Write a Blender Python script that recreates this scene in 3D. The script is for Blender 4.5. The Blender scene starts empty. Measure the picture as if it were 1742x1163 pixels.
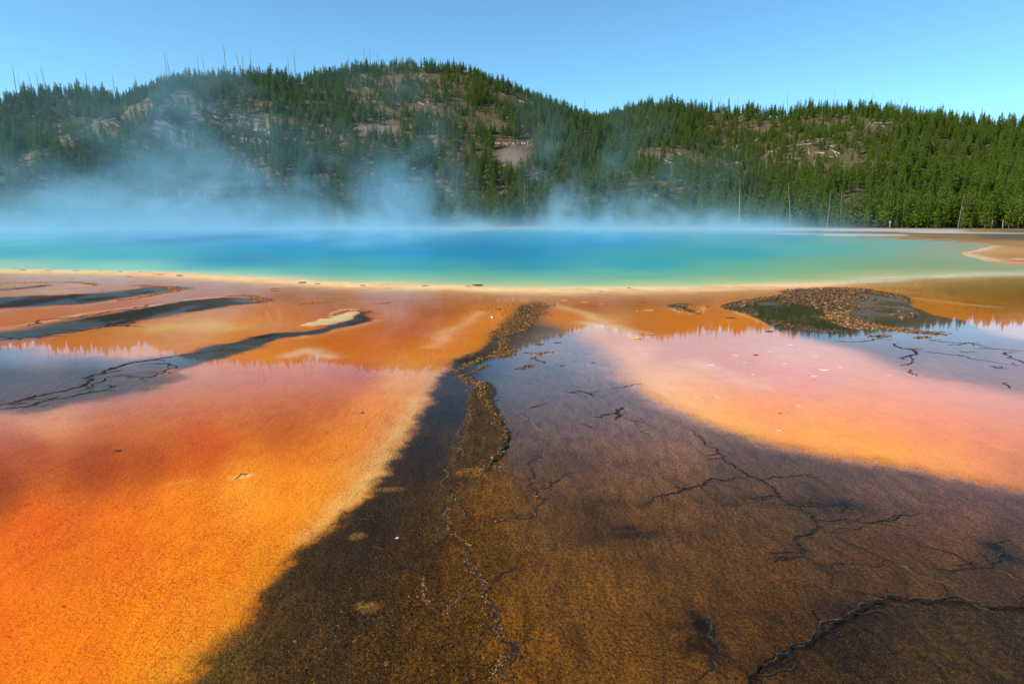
import bpy, math, random
import numpy as np
from mathutils import Vector, Matrix

rng = np.random.default_rng(7)
random.seed(7)
S = bpy.context.scene
COL = S.collection
# ------------------------------------------------------------------ camera, light, exposure
CAM_H = 2.0
F = 1161.0
PITCH = math.radians(10.23)
cd = bpy.data.cameras.new('camera')
cam = bpy.data.objects.new('camera', cd); COL.objects.link(cam)
cam.location = (0, 0, CAM_H); cam.rotation_euler = (math.pi/2 - PITCH, 0, 0)
cd.sensor_width = 36; cd.lens = 36*F/1742
cd.clip_start = 0.05; cd.clip_end = 6000
S.camera = cam

SUN_EL = math.radians(36)
SUN_AZ = math.radians(-110)          # clockwise from +Y (view direction): left and a little behind
w = bpy.data.worlds.new('World'); S.world = w; w.use_nodes = True
nt = w.node_tree; nt.nodes.clear()
sky = nt.nodes.new('ShaderNodeTexSky'); sky.sky_type = 'NISHITA'; sky.sun_disc = False
sky.sun_elevation = SUN_EL; sky.sun_rotation = SUN_AZ
sky.altitude = 2200; sky.air_density = 1.0; sky.dust_density = 0.15; sky.ozone_density = 1.6
tint = nt.nodes.new('ShaderNodeMix'); tint.data_type = 'RGBA'; tint.blend_type = 'MULTIPLY'
tint.inputs[0].default_value = 1.0; tint.inputs[7].default_value = (0.70, 1.09, 1.14, 1)
bg = nt.nodes.new('ShaderNodeBackground'); bg.inputs[1].default_value = 0.135
wo = nt.nodes.new('ShaderNodeOutputWorld')
nt.links.new(sky.outputs[0], tint.inputs[6]); nt.links.new(tint.outputs[2], bg.inputs[0]); nt.links.new(bg.outputs[0], wo.inputs[0])

sd_ = bpy.data.lights.new('sun', 'SUN'); sd_.energy = 4.4; sd_.angle = math.radians(0.5); sd_.color = (1.0, 0.93, 0.82)
sun = bpy.data.objects.new('sun', sd_); COL.objects.link(sun)
sdir = Vector((math.sin(SUN_AZ)*math.cos(SUN_EL), math.cos(SUN_AZ)*math.cos(SUN_EL), math.sin(SUN_EL)))
sun.rotation_euler = (-sdir).to_track_quat('-Z', 'Y').to_euler(); sun.location = sdir*300
S.view_settings.view_transform = 'Standard'; S.view_settings.look = 'None'
S.view_settings.exposure = 0.42; S.view_settings.gamma = 1.0; S.view_settings.use_curve_mapping = False
S.cycles.use_denoising = True
S.cycles.max_bounces = 8; S.cycles.volume_bounces = 1; S.cycles.diffuse_bounces = 2; S.cycles.glossy_bounces = 2
S.cycles.transparent_max_bounces = 64

# ------------------------------------------------------------------ geometry of the view, as surveying
cp, sp = math.cos(PITCH), math.sin(PITCH)
def at(px, py, z=0.0):
    """the point at height z of the level through picture point px,py"""
    u = (px-871)/F; v = (581.5-py)/F
    t = (CAM_H-z)/(sp - v*cp)
    return (u*t, t*(cp+v*sp))
def far_pt(px, py, d):
    """a point at ground distance d seen at px,py"""
    u = (px-871)/F; v = (581.5-py)/F
    x, y, z = u, cp+v*sp, -sp+v*cp
    k = d/math.hypot(x, y)
    return (x*k, y*k, CAM_H+z*k)
def proj(X, Y, Z):
    zc = Y*cp-(Z-CAM_H)*sp
    zc = np.where(zc < 0.05, 0.05, zc)
    yc = Y*sp+(Z-CAM_H)*cp
    return 871+F*X/zc, 581.5-F*yc/zc
def poly_world(pts): return np.array([at(*p) for p in pts])

# ------------------------------------------------------------------ numpy noise
_tab = np.random.default_rng(3).random((256, 256)).astype(np.float32)
def vnoise(x, y):
    xi = np.floor(x).astype(np.int64); yi = np.floor(y).astype(np.int64)
    fx = x-xi; fy = y-yi
    fx = fx*fx*(3-2*fx); fy = fy*fy*(3-2*fy)
    a = _tab[xi & 255, yi & 255]; b = _tab[(xi+1) & 255, yi & 255]
    c = _tab[xi & 255, (yi+1) & 255]; d = _tab[(xi+1) & 255, (yi+1) & 255]
    return (a*(1-fx)+b*fx)*(1-fy)+(c*(1-fx)+d*fx)*fy
def fbm(x, y, o=4, g=0.5):
    s = 0; a = 1; n = 0
    for i in range(o):
        s = s+a*vnoise(x*2**i+i*17.3, y*2**i-i*9.1); n += a; a *= g
    return s/n
def sstep(a, b, x):
    t = np.clip((x-a)/(b-a), 0, 1); return t*t*(3-2*t)

def dist_line(P, X, Y, closed=False):
    P = np.asarray(P, float)
    if closed: P = np.vstack([P, P[:1]])
    best = np.full(X.shape, 1e18); along = np.zeros(X.shape)
    for i in range(len(P)-1):
        ax, ay = P[i]; bx, by = P[i+1]; dx, dy = bx-ax, by-ay
        L = dx*dx+dy*dy+1e-12
        t = np.clip(((X-ax)*dx+(Y-ay)*dy)/L, 0, 1)
        d = (X-ax-t*dx)**2+(Y-ay-t*dy)**2
        m = d < best
        best = np.where(m, d, best); along = np.where(m, i+t, along)
    return np.sqrt(best), along
def inside(P, X, Y):
    P = np.asarray(P, float); r = np.zeros(X.shape, bool); j = len(P)-1
    for i in range(len(P)):
        xi, yi = P[i]; xj, yj = P[j]
        c = ((yi > Y) != (yj > Y)) & (X < (xj-xi)*(Y-yi)/((yj-yi) if yj != yi else 1e-12)+xi)
        r ^= c; j = i
    return r
def sdf(P, X, Y):
    """positive inside"""
    P = np.asarray(P, float)
    d, _ = dist_line(P, X, Y, True)
    return np.where(inside(P, X, Y), d, -d)

# ------------------------------------------------------------------ materials
def L(r, g, b): return (r, g, b, 1)
class NT:
    def __init__(s, name):
        s.m = bpy.data.materials.new(name); s.m.use_nodes = True; s.t = s.m.node_tree; s.t.nodes.clear()
        s.out = s.n('ShaderNodeOutputMaterial')
    def n(s, typ, **kw):
        x = s.t.nodes.new(typ)
        for k, v in kw.items():
            if k.startswith('i_'): x.inputs[k[2:].replace('_', ' ')].default_value = v
            else: setattr(x, k, v)
        return x
    def l(s, a, b): s.t.links.new(a, b)
    def val(s, sock, v):
        if isinstance(v, (int, float)): sock.default_value = v
        elif isinstance(v, tuple): sock.default_value = v
        else: s.l(v, sock)
    def math(s, op, a, b=0.0, clamp=False):
        x = s.n('ShaderNodeMath', operation=op); x.use_clamp = clamp
        s.val(x.inputs[0], a); s.val(x.inputs[1], b); return x.outputs[0]
    def mix(s, f, a, b, mode='MIX'):
        x = s.n('ShaderNodeMix'); x.data_type = 'RGBA'; x.blend_type = mode; x.clamp_factor = True
        s.val(x.inputs[0], f); s.val(x.inputs[6], a); s.val(x.inputs[7], b); return x.outputs[2]
    def noise(s, vec, scale, detail=2.0, rough=0.5, dist=0.0):
        x = s.n('ShaderNodeTexNoise'); s.l(vec, x.inputs['Vector']); x.inputs['Scale'].default_value = scale
        x.inputs['Detail'].default_value = detail; x.inputs['Roughness'].default_value = rough; x.inputs['Distortion'].default_value = dist
        return x.outputs[0]
    def rng(s, v, a, b, c, d):
        x = s.n('ShaderNodeMapRange'); s.val(x.inputs[0], v)
        for i, q in enumerate((a, b, c, d)): x.inputs[i+1].default_value = q
        return x.outputs[0]
    def pos(s, sc=(1, 1, 1), rot=0.0):
        g = s.n('ShaderNodeTexCoord'); mp = s.n('ShaderNodeMapping'); s.l(g.outputs['Object'], mp.inputs[0])
        mp.inputs['Scale'].default_value = sc; mp.inputs['Rotation'].default_value = (0, 0, rot); return mp.outputs[0]
    def attr(s, name):
        x = s.n('ShaderNodeAttribute'); x.attribute_name = name; return x
    def bump(s, h, strength, dist=1.0, normal=None):
        x = s.n('ShaderNodeBump'); s.val(x.inputs['Strength'], strength); x.inputs['Distance'].default_value = dist
        s.l(h, x.inputs['Height'])
        if normal is not None: s.l(normal, x.inputs['Normal'])
        return x.outputs[0]

def simple(name, col, rough=0.85, var=0.25, scale=3.0, spec=0.3, bump=0.0, bscale=20):
    k = NT(name); b = k.n('ShaderNodeBsdfPrincipled')
    p = k.pos(); n = k.noise(p, scale, 3)
    f = k.rng(n, 0.3, 0.7, 1-var, 1+var)
    c = k.mix(1.0, L(*col), k_comb(k, f), 'MULTIPLY')
    k.l(c, b.inputs['Base Color']); b.inputs['Roughness'].default_value = rough; b.inputs['Specular IOR Level'].default_value = spec
    if bump: k.l(k.bump(k.noise(p, bscale, 3), bump, 0.02), b.inputs['Normal'])
    k.l(b.outputs[0], k.out.inputs[0]); return k.m
def k_comb(k, f):
    x = k.n('ShaderNodeCombineXYZ'); 
    for i in range(3): k.l(f, x.inputs[i])
    return x.outputs[0]

# ground: mats of bacteria under a film of water
def ground_material():
    k = NT('bacterial_mat')
    A = k.attr('col_a').outputs['Color']; B = k.attr('col_b').outputs['Color']
    m = k.attr('dark').outputs['Fac']; wet = k.attr('wet').outputs['Fac']; grain = k.attr('grain').outputs['Fac']
    p = k.pos()
    n1 = k.noise(p, 3.0, 6, 0.65, 0.4); n2 = k.noise(p, 50.0, 4, 0.7); n3 = k.noise(p, 130.0, 2, 0.6)
    n4 = k.noise(k.pos((1.0, 0.35, 1), math.radians(38)), 9.0, 5, 0.7, 0.6)
    # broken edge between bright and dark mats
    e = k.math('ADD', m, k.math('MULTIPLY', k.math('SUBTRACT', n2, 0.5), 1.5))
    e = k.math('ADD', e, k.math('MULTIPLY', k.math('SUBTRACT', n1, 0.5), 0.45))
    e = k.rng(e, 0.22, 0.78, 0, 1)
    vor = k.n('ShaderNodeTexVoronoi'); k.l(p, vor.inputs['Vector']); vor.inputs['Scale'].default_value = 52.0
    pit = k.rng(vor.outputs['Distance'], 0.05, 0.42, 0.0, 1.0)
    g = k.math('MULTIPLY', k.rng(n2, 0.36, 0.64, 0.5, 1.5), k.rng(n3, 0.38, 0.62, 0.5, 1.5))
    g = k.math('MULTIPLY', g, k.rng(n4, 0.34, 0.66, 0.78, 1.22))
    g = k.math('MULTIPLY', g, k.rng(pit, 0, 1, 0.55, 1.1))
    lowf = k.noise(p, 0.9, 4, 0.6, 0.5)
    g = k.math('ADD', k.math('MULTIPLY', k.math('SUBTRACT', g, 1.0), k.math('MULTIPLY', grain, k.rng(lowf, 0.36, 0.62, 0.35, 1.25))), 1.0)
    st = k.noise(k.pos((1.0, 0.22, 1), math.radians(-32)), 11.0, 4, 0.6, 1.2)
    st = k.rng(k.math('ABSOLUTE', k.math('SUBTRACT', st, 0.5)), 0.0, 0.035, 1.0, 0.0)
    st = k.math('MULTIPLY', st, k.rng(k.noise(p, 2.2, 3, 0.6), 0.50, 0.62, 0.0, 0.30))
    g = k.math('ADD', g, k.math('MULTIPLY', st, grain))
    big = k.rng(n1, 0.3, 0.7, 0.9, 1.1)
    gA = k.math('MULTIPLY', g, big)
    # bright mats go redder where the grain is dark
    dk = k.mix(1.0, A, L(0.62, 0.34, 0.25), 'MULTIPLY')
    a2 = k.mix(k.rng(gA, 0.45, 1.05, 1.0, 0.0), A, dk)
    a2 = k.mix(k.rng(gA, 1.05, 1.7, 0.0, 0.5), a2, k.mix(1.0, a2, L(1.05, 1.5, 1.6), 'MULTIPLY'))
    gB = k.math('MULTIPLY', k.rng(n2, 0.34, 0.66, 0.35, 1.75), k.rng(n4, 0.32, 0.68, 0.6, 1.4))
    gB = k.math('MULTIPLY', gB, k.rng(n3, 0.3, 0.7, 0.6, 1.45))
    gB = k.math('ADD', k.math('MULTIPLY', k.math('SUBTRACT', gB, 1.0), k.math('MULTIPLY', grain, grain)), 1.0)
    b2 = k.mix(1.0, B, k_comb(k, gB), 'MULTIPLY')
    spk = k.rng(k.noise(p, 190.0, 1, 0.5), 0.66, 0.76, 0.0, 0.6)
    b2 = k.mix(spk, b2, L(0.38, 0.24, 0.08))
    c = k.mix(e, a2, b2)
    bs = k.n('ShaderNodeBsdfPrincipled'); k.l(c, bs.inputs['Base Color'])
    bs.inputs['Roughness'].default_value = 0.75; bs.inputs['Specular IOR Level'].default_value = 0.04
    h = k.math('ADD', k.math('MULTIPLY', n2, 0.012), k.math('MULTIPLY', n3, 0.004))
    h = k.math('ADD', h, k.math('MULTIPLY', n4, 0.02))
    h = k.math('ADD', h, k.math('MULTIPLY', k.noise(p, 14.0, 5, 0.75), 0.03))
    k.l(k.bump(h, k.math('MULTIPLY', k.rng(e, 0, 1, 0.45, 1.0), grain), 1.0), bs.inputs['Normal'])
    bs.inputs['Coat IOR'].default_value = 1.33
    k.l(wet, bs.inputs['Coat Weight']); 
    k.l(k.rng(wet, 0.15, 0.7, 0.40, 0.012), bs.inputs['Coat Roughness'])
    hc = k.noise(p, 26.0, 3, 0.6)
    up = k.n('ShaderNodeCombineXYZ'); up.inputs[2].default_value = 1.0      # the film lies level whatever the mat does beneath it
    k.l(k.bump(hc, k.attr('ripple').outputs['Fac'], 0.004, up.outputs[0]), bs.inputs['Coat Normal'])
    k.l(bs.outputs[0], k.out.inputs[0]); return k.m

def water_material():
    k = NT('hot_water')
    c = k.attr('col_a').outputs['Color']; p = k.pos((1, 1, 1))
    n = k.noise(k.pos((0.35, 1.3, 1)), 0.9, 5, 0.6, 0.5)
    c = k.mix(k.rng(n, 0.45, 0.75, 0.0, 0.28), c, k.mix(1.0, c, L(0.55, 0.72, 0.68), 'MULTIPLY'))
    b = k.n('ShaderNodeBsdfPrincipled'); k.l(c, b.inputs['Base Color'])
    b.inputs['Roughness'].default_value = 0.28; b.inputs['IOR'].default_value = 1.33; b.inputs['Specular IOR Level'].default_value = 0.08
    k.l(k.bump(k.noise(p, 5.0, 4, 0.6), 0.5, 0.03), b.inputs['Normal'])
    k.l(b.outputs[0], k.out.inputs[0]); return k.m

def hill_material():
    k = NT('hillside_soil'); p = k.pos()
    n1 = k.noise(p, 0.035, 5, 0.6); n2 = k.noise(p, 0.6, 6, 0.7); n3 = k.noise(p, 3.0, 4, 0.7)
    c = k.mix(k.rng(n1, 0.38, 0.6, 0, 1), L(0.21, 0.125, 0.075), L(0.13, 0.095, 0.04))
    c = k.mix(k.rng(n2, 0.38, 0.58, 0, 0.9), c, L(0.05, 0.052, 0.016))
    c = k.mix(k.rng(n3, 0.52, 0.72, 0, 0.6), c, L(0.27, 0.195, 0.135))
    c = k.mix(k.rng(n3, 0.30, 0.42, 0.6, 0), c, L(0.05, 0.04, 0.025))
    gr = k.attr('grass').outputs['Fac']
    c = k.mix(gr, c, L(0.17, 0.13, 0.04))
    sc = k.attr('scree').outputs['Fac']
    c = k.mix(sc, c, k.mix(k.rng(n3, 0.3, 0.7, 0, 1), L(0.17, 0.13, 0.10), L(0.34, 0.27, 0.22)))
    b = k.n('ShaderNodeBsdfPrincipled'); k.l(c, b.inputs['Base Color']); b.inputs['Roughness'].default_value = 0.95
    b.inputs['Specular IOR Level'].default_value = 0.1
    k.l(k.bump(n3, 0.9, 0.35), b.inputs['Normal'])
    k.l(b.outputs[0], k.out.inputs[0]); return k.m

def needle_material(name, c1, c2):
    k = NT(name); b = k.n('ShaderNodeBsdfPrincipled')
    oi = k.n('ShaderNodeObjectInfo'); p = k.pos()
    n = k.noise(p, 14.0, 3)
    c = k.mix(k.rng(n, 0.3, 0.7, 0, 1), L(*c1), L(*c2))
    c = k.mix(k.rng(oi.outputs['Random'], 0, 1, 0, 0.5), c, k.mix(1.0, c, L(1.35, 1.1, 0.6), 'MULTIPLY'))
    k.l(c, b.inputs['Base Color']); b.inputs['Roughness'].default_value = 0.6; b.inputs['Specular IOR Level'].default_value = 0.25
    tr = k.n('ShaderNodeBsdfTranslucent'); k.l(k.mix(1.0, c, L(1.1, 1.2, 0.5), 'MULTIPLY'), tr.inputs[0])
    mx = k.n('ShaderNodeMixShader'); mx.inputs[0].default_value = 0.32
    k.l(b.outputs[0], mx.inputs[1]); k.l(tr.outputs[0], mx.inputs[2])
    k.l(mx.outputs[0], k.out.inputs[0]); return k.m

M_ground = ground_material(); M_water = water_material(); M_hill = hill_material()
M_needle = needle_material('pine_needles', (0.045, 0.095, 0.008), (0.190, 0.275, 0.018))
M_bark = simple('pine_bark', (0.16, 0.11, 0.075), 0.9, 0.3, 6)
M_snag = simple('weathered_wood', (0.24, 0.20, 0.17), 0.85, 0.35, 2)
M_log = simple('bleached_wood', (0.52, 0.45, 0.37), 0.8, 0.3, 2)
M_crack = simple('dark_mat_edge', (0.010, 0.007, 0.005), 0.7, 0.5, 12, 0.2)
M_crackg = simple('sunlit_mat_edge', (0.080, 0.042, 0.010), 0.6, 0.6, 14, 0.4, 0.5, 60)  # gold of sunlit ridges and lips, painted as base colour
M_crackp = simple('pale_mat_edge', (0.15, 0.105, 0.07), 0.7, 0.4, 14)

# ------------------------------------------------------------------ helpers for objects
def link(name, me, parent=None, mat=None, **pr):
    o = bpy.data.objects.new(name, me); COL.objects.link(o)
    if parent: o.parent = parent
    if mat and me is not None and not me.materials: me.materials.append(mat)
    for a, b in pr.items(): o[a] = b
    return o
def mesh_np(name, V, Fc, smooth=False):
    me = bpy.data.meshes.new(name)
    V = np.asarray(V, np.float32); Fc = np.asarray(Fc, np.int32)
    n = Fc.shape[1]
    me.vertices.add(len(V)); me.vertices.foreach_set('co', V.ravel())
    me.loops.add(Fc.size); me.loops.foreach_set('vertex_index', Fc.ravel())
    me.polygons.add(len(Fc)); me.polygons.foreach_set('loop_start', np.arange(0, Fc.size, n, dtype=np.int32))
    me.polygons.foreach_set('loop_total', np.full(len(Fc), n, np.int32))
    if smooth: me.polygons.foreach_set('use_smooth', np.ones(len(Fc), bool))
    me.update(calc_edges=True); return me
def fattr(me, name, v):
    a = me.attributes.new(name, 'FLOAT', 'POINT'); a.data.foreach_set('value', np.asarray(v, np.float32).ravel())
def cattr(me, name, v):
    a = me.attributes.new(name, 'FLOAT_COLOR', 'POINT')
    c = np.ones((len(v), 4), np.float32); c[:, :3] = v; a.data.foreach_set('color', c.ravel())
def grid_faces(nr, nc):
    i = np.arange(nr-1)[:, None]*nc+np.arange(nc-1)[None, :]
    return np.stack([i, i+1, i+nc+1, i+nc], -1).reshape(-1, 4)

# courses of the cracks and thin mat edges: points, half width, look, side branches
K, G, W_ = 'dark', 'gold', 'pale'
CRACKS = [
 ([(1162,728),(1180,733),(1192,745),(1205,760),(1222,770),(1232,782),(1250,792),(1265,803),(1275,810),(1290,815),(1305,822),(1318,835),(1328,848),(1345,857),(1362,860),(1378,872),(1388,888),(1386,900),(1355,912),(1352,920),(1366,932),(1362,940),(1372,946),(1381,952),(1396,965),(1408,975),(1416,990),(1414,998)], .012, K, 8),
 ([(1275,812),(1240,817),(1200,820),(1180,828),(1150,838),(1110,848),(1095,862)], .011, K, 4),
 ([(1290,815),(1315,810),(1345,810),(1365,808),(1390,812)], .008, K, 3),
 ([(1345,857),(1375,860),(1410,866),(1430,870),(1440,860),(1434,852)], .009, K, 5),
 ([(1385,883),(1420,886),(1450,885),(1490,888),(1520,884),(1530,875),(1565,872)], .010, K, 5),
 ([(1368,943),(1340,948),(1310,949)], .008, K, 2), ([(1366,935),(1330,940),(1308,942)], .006, K, 1),
 ([(1425,912),(1445,925),(1470,933),(1500,948),(1525,958)], .008, K, 3), ([(1525,958),(1545,965),(1565,980),(1600,990),(1632,996)], .006, G, 2),
 ([(1555,915),(1570,930),(1600,935),(1640,952),(1660,963),(1690,966),(1700,945),(1702,930),(1665,925)], .010, K, 4),
 ([(1660,964),(1640,968),(1620,976)], .008, K, 1), ([(1690,966),(1720,980),(1742,988),(1790,1000)], .006, G, 1),
 ([(1275,1150),(1290,1130),(1330,1112),(1345,1098),(1380,1090),(1400,1075),(1425,1055),(1455,1038),(1490,1022),(1510,1012),(1550,1018),(1600,1020),(1650,1022),(1690,1032),(1742,1030),(1800,1035)], .013, K, 9),
 ([(1190,1042),(1210,1060),(1215,1090),(1222,1110),(1205,1140),(1180,1163)], .009, K, 2),
 ([(1400,960),(1450,957),(1510,960)], .007, K, 1), ([(1415,905),(1460,900),(1475,893)], .005, K, 1),
 ([(878,700),(890,710),(905,715),(915,730),(922,740)], .006, W_, 1),
 ([(918,755),(912,780),(905,800),(898,815),(900,828),(915,835),(912,845),(930,848),(925,855),(912,862),(910,873),(860,883),(830,892),(790,903)], .007, K, 4),
 ([(912,832),(940,822),(955,812)], .008, K, 2), ([(845,782),(870,783),(900,780)], .006, G, 0), ([(850,732),(875,730),(880,740),(865,747),(852,745)], .007, G, 0),
 ([(790,903),(792,920),(795,945),(805,975),(815,985),(828,995),(822,1010),(826,1025),(845,1055),(850,1075),(855,1090),(880,1100),(860,1115),(840,1140),(835,1163)], .008, K, 10),
 ([(793,920),(797,945),(808,975),(818,985),(831,995),(825,1010),(830,1025),(848,1055),(854,1075)], .005, G, 3),
 ([(880,965),(850,978),(830,990)], .006, K, 1), ([(722,980),(725,1000),(720,1020),(735,1035)], .008, G, 2), ([(822,1010),(790,1015),(765,1030),(755,1045)], .007, G, 2),
 ([(770,850),(755,870),(758,890),(765,905),(740,930),(700,965),(640,978),(600,975)], .008, K, 5), ([(773,850),(759,870),(762,890),(768,905)], .005, G, 2), ([(785,900),(790,870),(785,850),(775,840),(800,812)], .007, G, 2),
 ([(836,655),(842,690),(860,737),(865,760),(850,777),(825,802),(803,812),(787,832)], .010, G, 6), ([(788,690),(783,730),(768,760),(763,790),(750,820),(760,840)], .008, G, 4),
 ([(960,667),(985,665),(1005,670),(1012,675)], .012, K, 3), ([(1060,692),(1051,700),(1054,707),(1050,715)], .016, K, 2), ([(900,694),(915,690),(930,685)], .010, K, 0),
 ([(880,722),(900,712),(912,700)], .006, W_, 0), ([(985,720),(1015,730)], .006, K, 1), ([(1070,700),(1090,735),(1110,745)], .004, K, 0),
 ([(-60,700),(0,688),(60,675),(120,662),(150,650),(180,635),(220,618),(260,612),(300,605),(400,585)], .045, K, 9),
 ([(240,620),(290,618),(300,625),(260,640),(235,645)], .028, K, 4), ([(-20,700),(60,688),(140,670),(200,655)], .018, K, 5), ([(130,668),(190,640),(240,640)], .014, K, 3),
 ([(0,560),(60,548),(150,536),(250,521),(335,511)], .05, K, 2), ([(120,566),(180,556),(240,549)], .06, K, 5), ([(0,578),(60,573),(140,562)], .06, K, 4),
 ([(1530,584),(1521,587),(1532,592),(1549,594),(1560,599),(1549,605),(1539,611),(1528,610)], .035, K, 3), ([(1549,605),(1549,617),(1532,623)], .022, K, 1),
 ([(1420,581),(1450,582),(1477,580),(1495,574)], .025, K, 2), ([(1560,596),(1595,600),(1640,606),(1675,613),(1742,622)], .010, K, 3), ([(1610,587),(1630,586),(1663,580)], .02, K, 1),
 ([(1730,599),(1707,599),(1718,605),(1728,612),(1742,619)], .025, K, 2), ([(1718,661),(1707,653),(1712,650)], .01, K, 0), ([(1633,597),(1645,600)], .02, K, 1), ([(1665,590),(1700,594),(1742,597)], .012, K, 2),
 ([(1550,628),(1560,640)], .012, K, 1), ([(1680,622),(1695,626),(1700,622)], .02, K, 2), ([(1575,578),(1600,581),(1650,584),(1690,590)], .014, K, 2),
 ([(1040,662),(1075,655),(1095,655)], .006, K, 1), ([(955,810),(990,800)], .004, K, 0), ([(560,890),(600,885),(650,888)], .006, K, 2), ([(600,930),(660,925)], .006, K, 2),
]
# ------------------------------------------------------------------ GROUND
half = math.radians(46)
az = np.concatenate([np.linspace(-math.pi, -half, 40)[:-1], np.linspace(-half, half, 800), np.linspace(half, math.pi, 40)[1:]])
rows = []
py = 1500.0
while py > 384: rows.append(at(871, py)[1]); py -= 1.75
rows = [0.05, 0.4, 0.7]+[r for r in rows if r > 0.9]
r = rows[-1]
while r < 3500: r *= 1.13; rows.append(r)
R = np.array(rows)
RR, AA = np.meshgrid(R, az, indexing='ij')
GX = (RR*np.sin(AA)).ravel(); GY = (RR*np.cos(AA)).ravel()
PX, PY = proj(GX, GY, 0*GX)
back = GY < 0.6
PXc = np.clip(np.where(back, np.sign(GX)*3000+871, PX), -900, 2700); PYc = np.clip(np.where(back, 1500, PY), 372, 1500)
# gentle natural wander of all outlines, growing with the size of the features
nw = 0.10+0.010*np.minimum(RR.ravel(), 40)
WX = GX+nw*(fbm(GX*0.9, GY*0.9, 4)-0.5)*1.6+0.05*(fbm(GX*6, GY*6, 3)-0.5)
WY = GY+nw*(fbm(GX*0.9+50, GY*0.9+9, 4)-0.5)*1.6+0.05*(fbm(GX*6+31, GY*6, 3)-0.5)

def idw(cps, px, py, pw=3.2, soft=200):
    """colour field through surveyed control points; depth counted logarithmically"""
    def q(y): return np.log(np.maximum(y-368, 3.0))*420
    sx, sy = px, q(py); num = np.zeros((len(px), 3)); den = np.zeros(len(px))
    for (x, y, c) in cps:
        d2 = ((sx-x)*0.9)**2+(sy-q(np.array(float(y))))**2+soft
        wt = d2**(-pw/2); den += wt; num += wt[:, None]*np.array(c)
    return num/den[:, None]

CA = [  # bright mats
 (-300,1100,(.85,.20,.004)),(0,1000,(.85,.19,.003)),(100,1100,(.88,.22,.003)),(250,1100,(.88,.25,.003)),(60,900,(.78,.15,.003)),(0,830,(.34,.075,.006)),(160,800,(.42,.09,.010)),(60,770,(.50,.12,.02)),(250,790,(.50,.11,.012)),
 (300,860,(.88,.25,.006)),(200,900,(.85,.19,.004)),(420,820,(.95,.36,.03)),(520,840,(.95,.33,.012)),(600,780,(.92,.34,.03)),(400,1000,(.88,.24,.003)),(500,950,(.9,.27,.004)),
 (250,720,(.66,.19,.03)),(400,690,(.70,.20,.03)),(480,720,(.60,.16,.02)),(550,680,(.66,.18,.03)),(640,700,(.92,.33,.07)),(690,650,(.95,.40,.12)),(350,760,(.68,.14,.015)),
 (450,640,(.74,.19,.05)),(600,640,(.66,.16,.04)),(80,720,(.8,.34,.16)),(-300,760,(.7,.25,.1)),
 (600,590,(.78,.20,.004)),(700,560,(.68,.16,.003)),(620,540,(.75,.20,.006)),(740,530,(.62,.15,.003)),(740,600,(.88,.28,.008)),(800,555,(.92,.32,.03)),(770,580,(.9,.30,.02)),(830,535,(.92,.33,.05)),(450,600,(.88,.29,.006)),
 (250,580,(.88,.33,.008)),(130,585,(.82,.27,.006)),(350,550,(.95,.44,.05)),(420,545,(.95,.36,.02)),(470,530,(.88,.26,.01)),(450,560,(.88,.3,.01)),
 (60,540,(.85,.22,.006)),(200,525,(.8,.20,.008)),(330,500,(.74,.25,.11)),(60,495,(.85,.42,.18)),(200,482,(.75,.32,.14)),(400,490,(.66,.23,.10)),(500,500,(.60,.18,.05)),(560,510,(.60,.18,.03)),
 (650,500,(.60,.17,.02)),(750,503,(.60,.17,.015)),(850,503,(.58,.19,.03)),(950,505,(.62,.20,.04)),(1000,520,(.62,.17,.04)),(960,530,(.92,.30,.008)),(1020,550,(.95,.5,.2)),(1080,510,(.55,.16,.01)),(1180,508,(.58,.17,.006)),(1280,500,(.62,.20,.01)),
 (1150,540,(.86,.27,.004)),(1250,545,(.90,.31,.004)),(1100,560,(.8,.25,.03)),(1230,522,(.85,.25,.006)),
 (1150,600,(.78,.28,.13)),(1250,620,(.80,.27,.13)),(1350,640,(.92,.30,.14)),(1080,600,(.95,.42,.2)),(1180,660,(.98,.42,.13)),(1130,650,(.95,.45,.16)),(1300,700,(.98,.34,.09)),(1400,750,(.98,.37,.07)),(1500,700,(.98,.31,.09)),(1350,600,(.9,.36,.2)),
 (1600,720,(.92,.28,.09)),(1700,740,(.85,.26,.09)),(1600,790,(.90,.32,.08)),(1742,790,(.65,.22,.08)),(1900,800,(.6,.2,.08)),(1250,730,(.98,.40,.06)),(1500,780,(.95,.36,.06)),
 (1600,520,(.80,.30,.01)),(1680,515,(.45,.17,.01)),(1742,505,(.40,.15,.01)),(1650,540,(.80,.28,.015)),(1560,500,(.60,.28,.03)),(1640,490,(.36,.21,.03)),(1742,485,(.36,.18,.02)),(1500,489,(.65,.34,.08)),(1742,550,(.8,.35,.2)),
 (1700,425,(.52,.36,.17)),(1742,440,(.48,.27,.10)),(1742,415,(.40,.24,.10)),(1900,430,(.45,.27,.11)),(1742,404,(.20,.11,.03)),(1600,402,(.30,.22,.11)),(1400,396,(.40,.36,.24)),(1000,388,(.4,.4,.3)),(300,388,(.4,.4,.3)),(1742,388,(.3,.26,.16)),(1300,386,(.4,.36,.24)),
]
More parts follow.
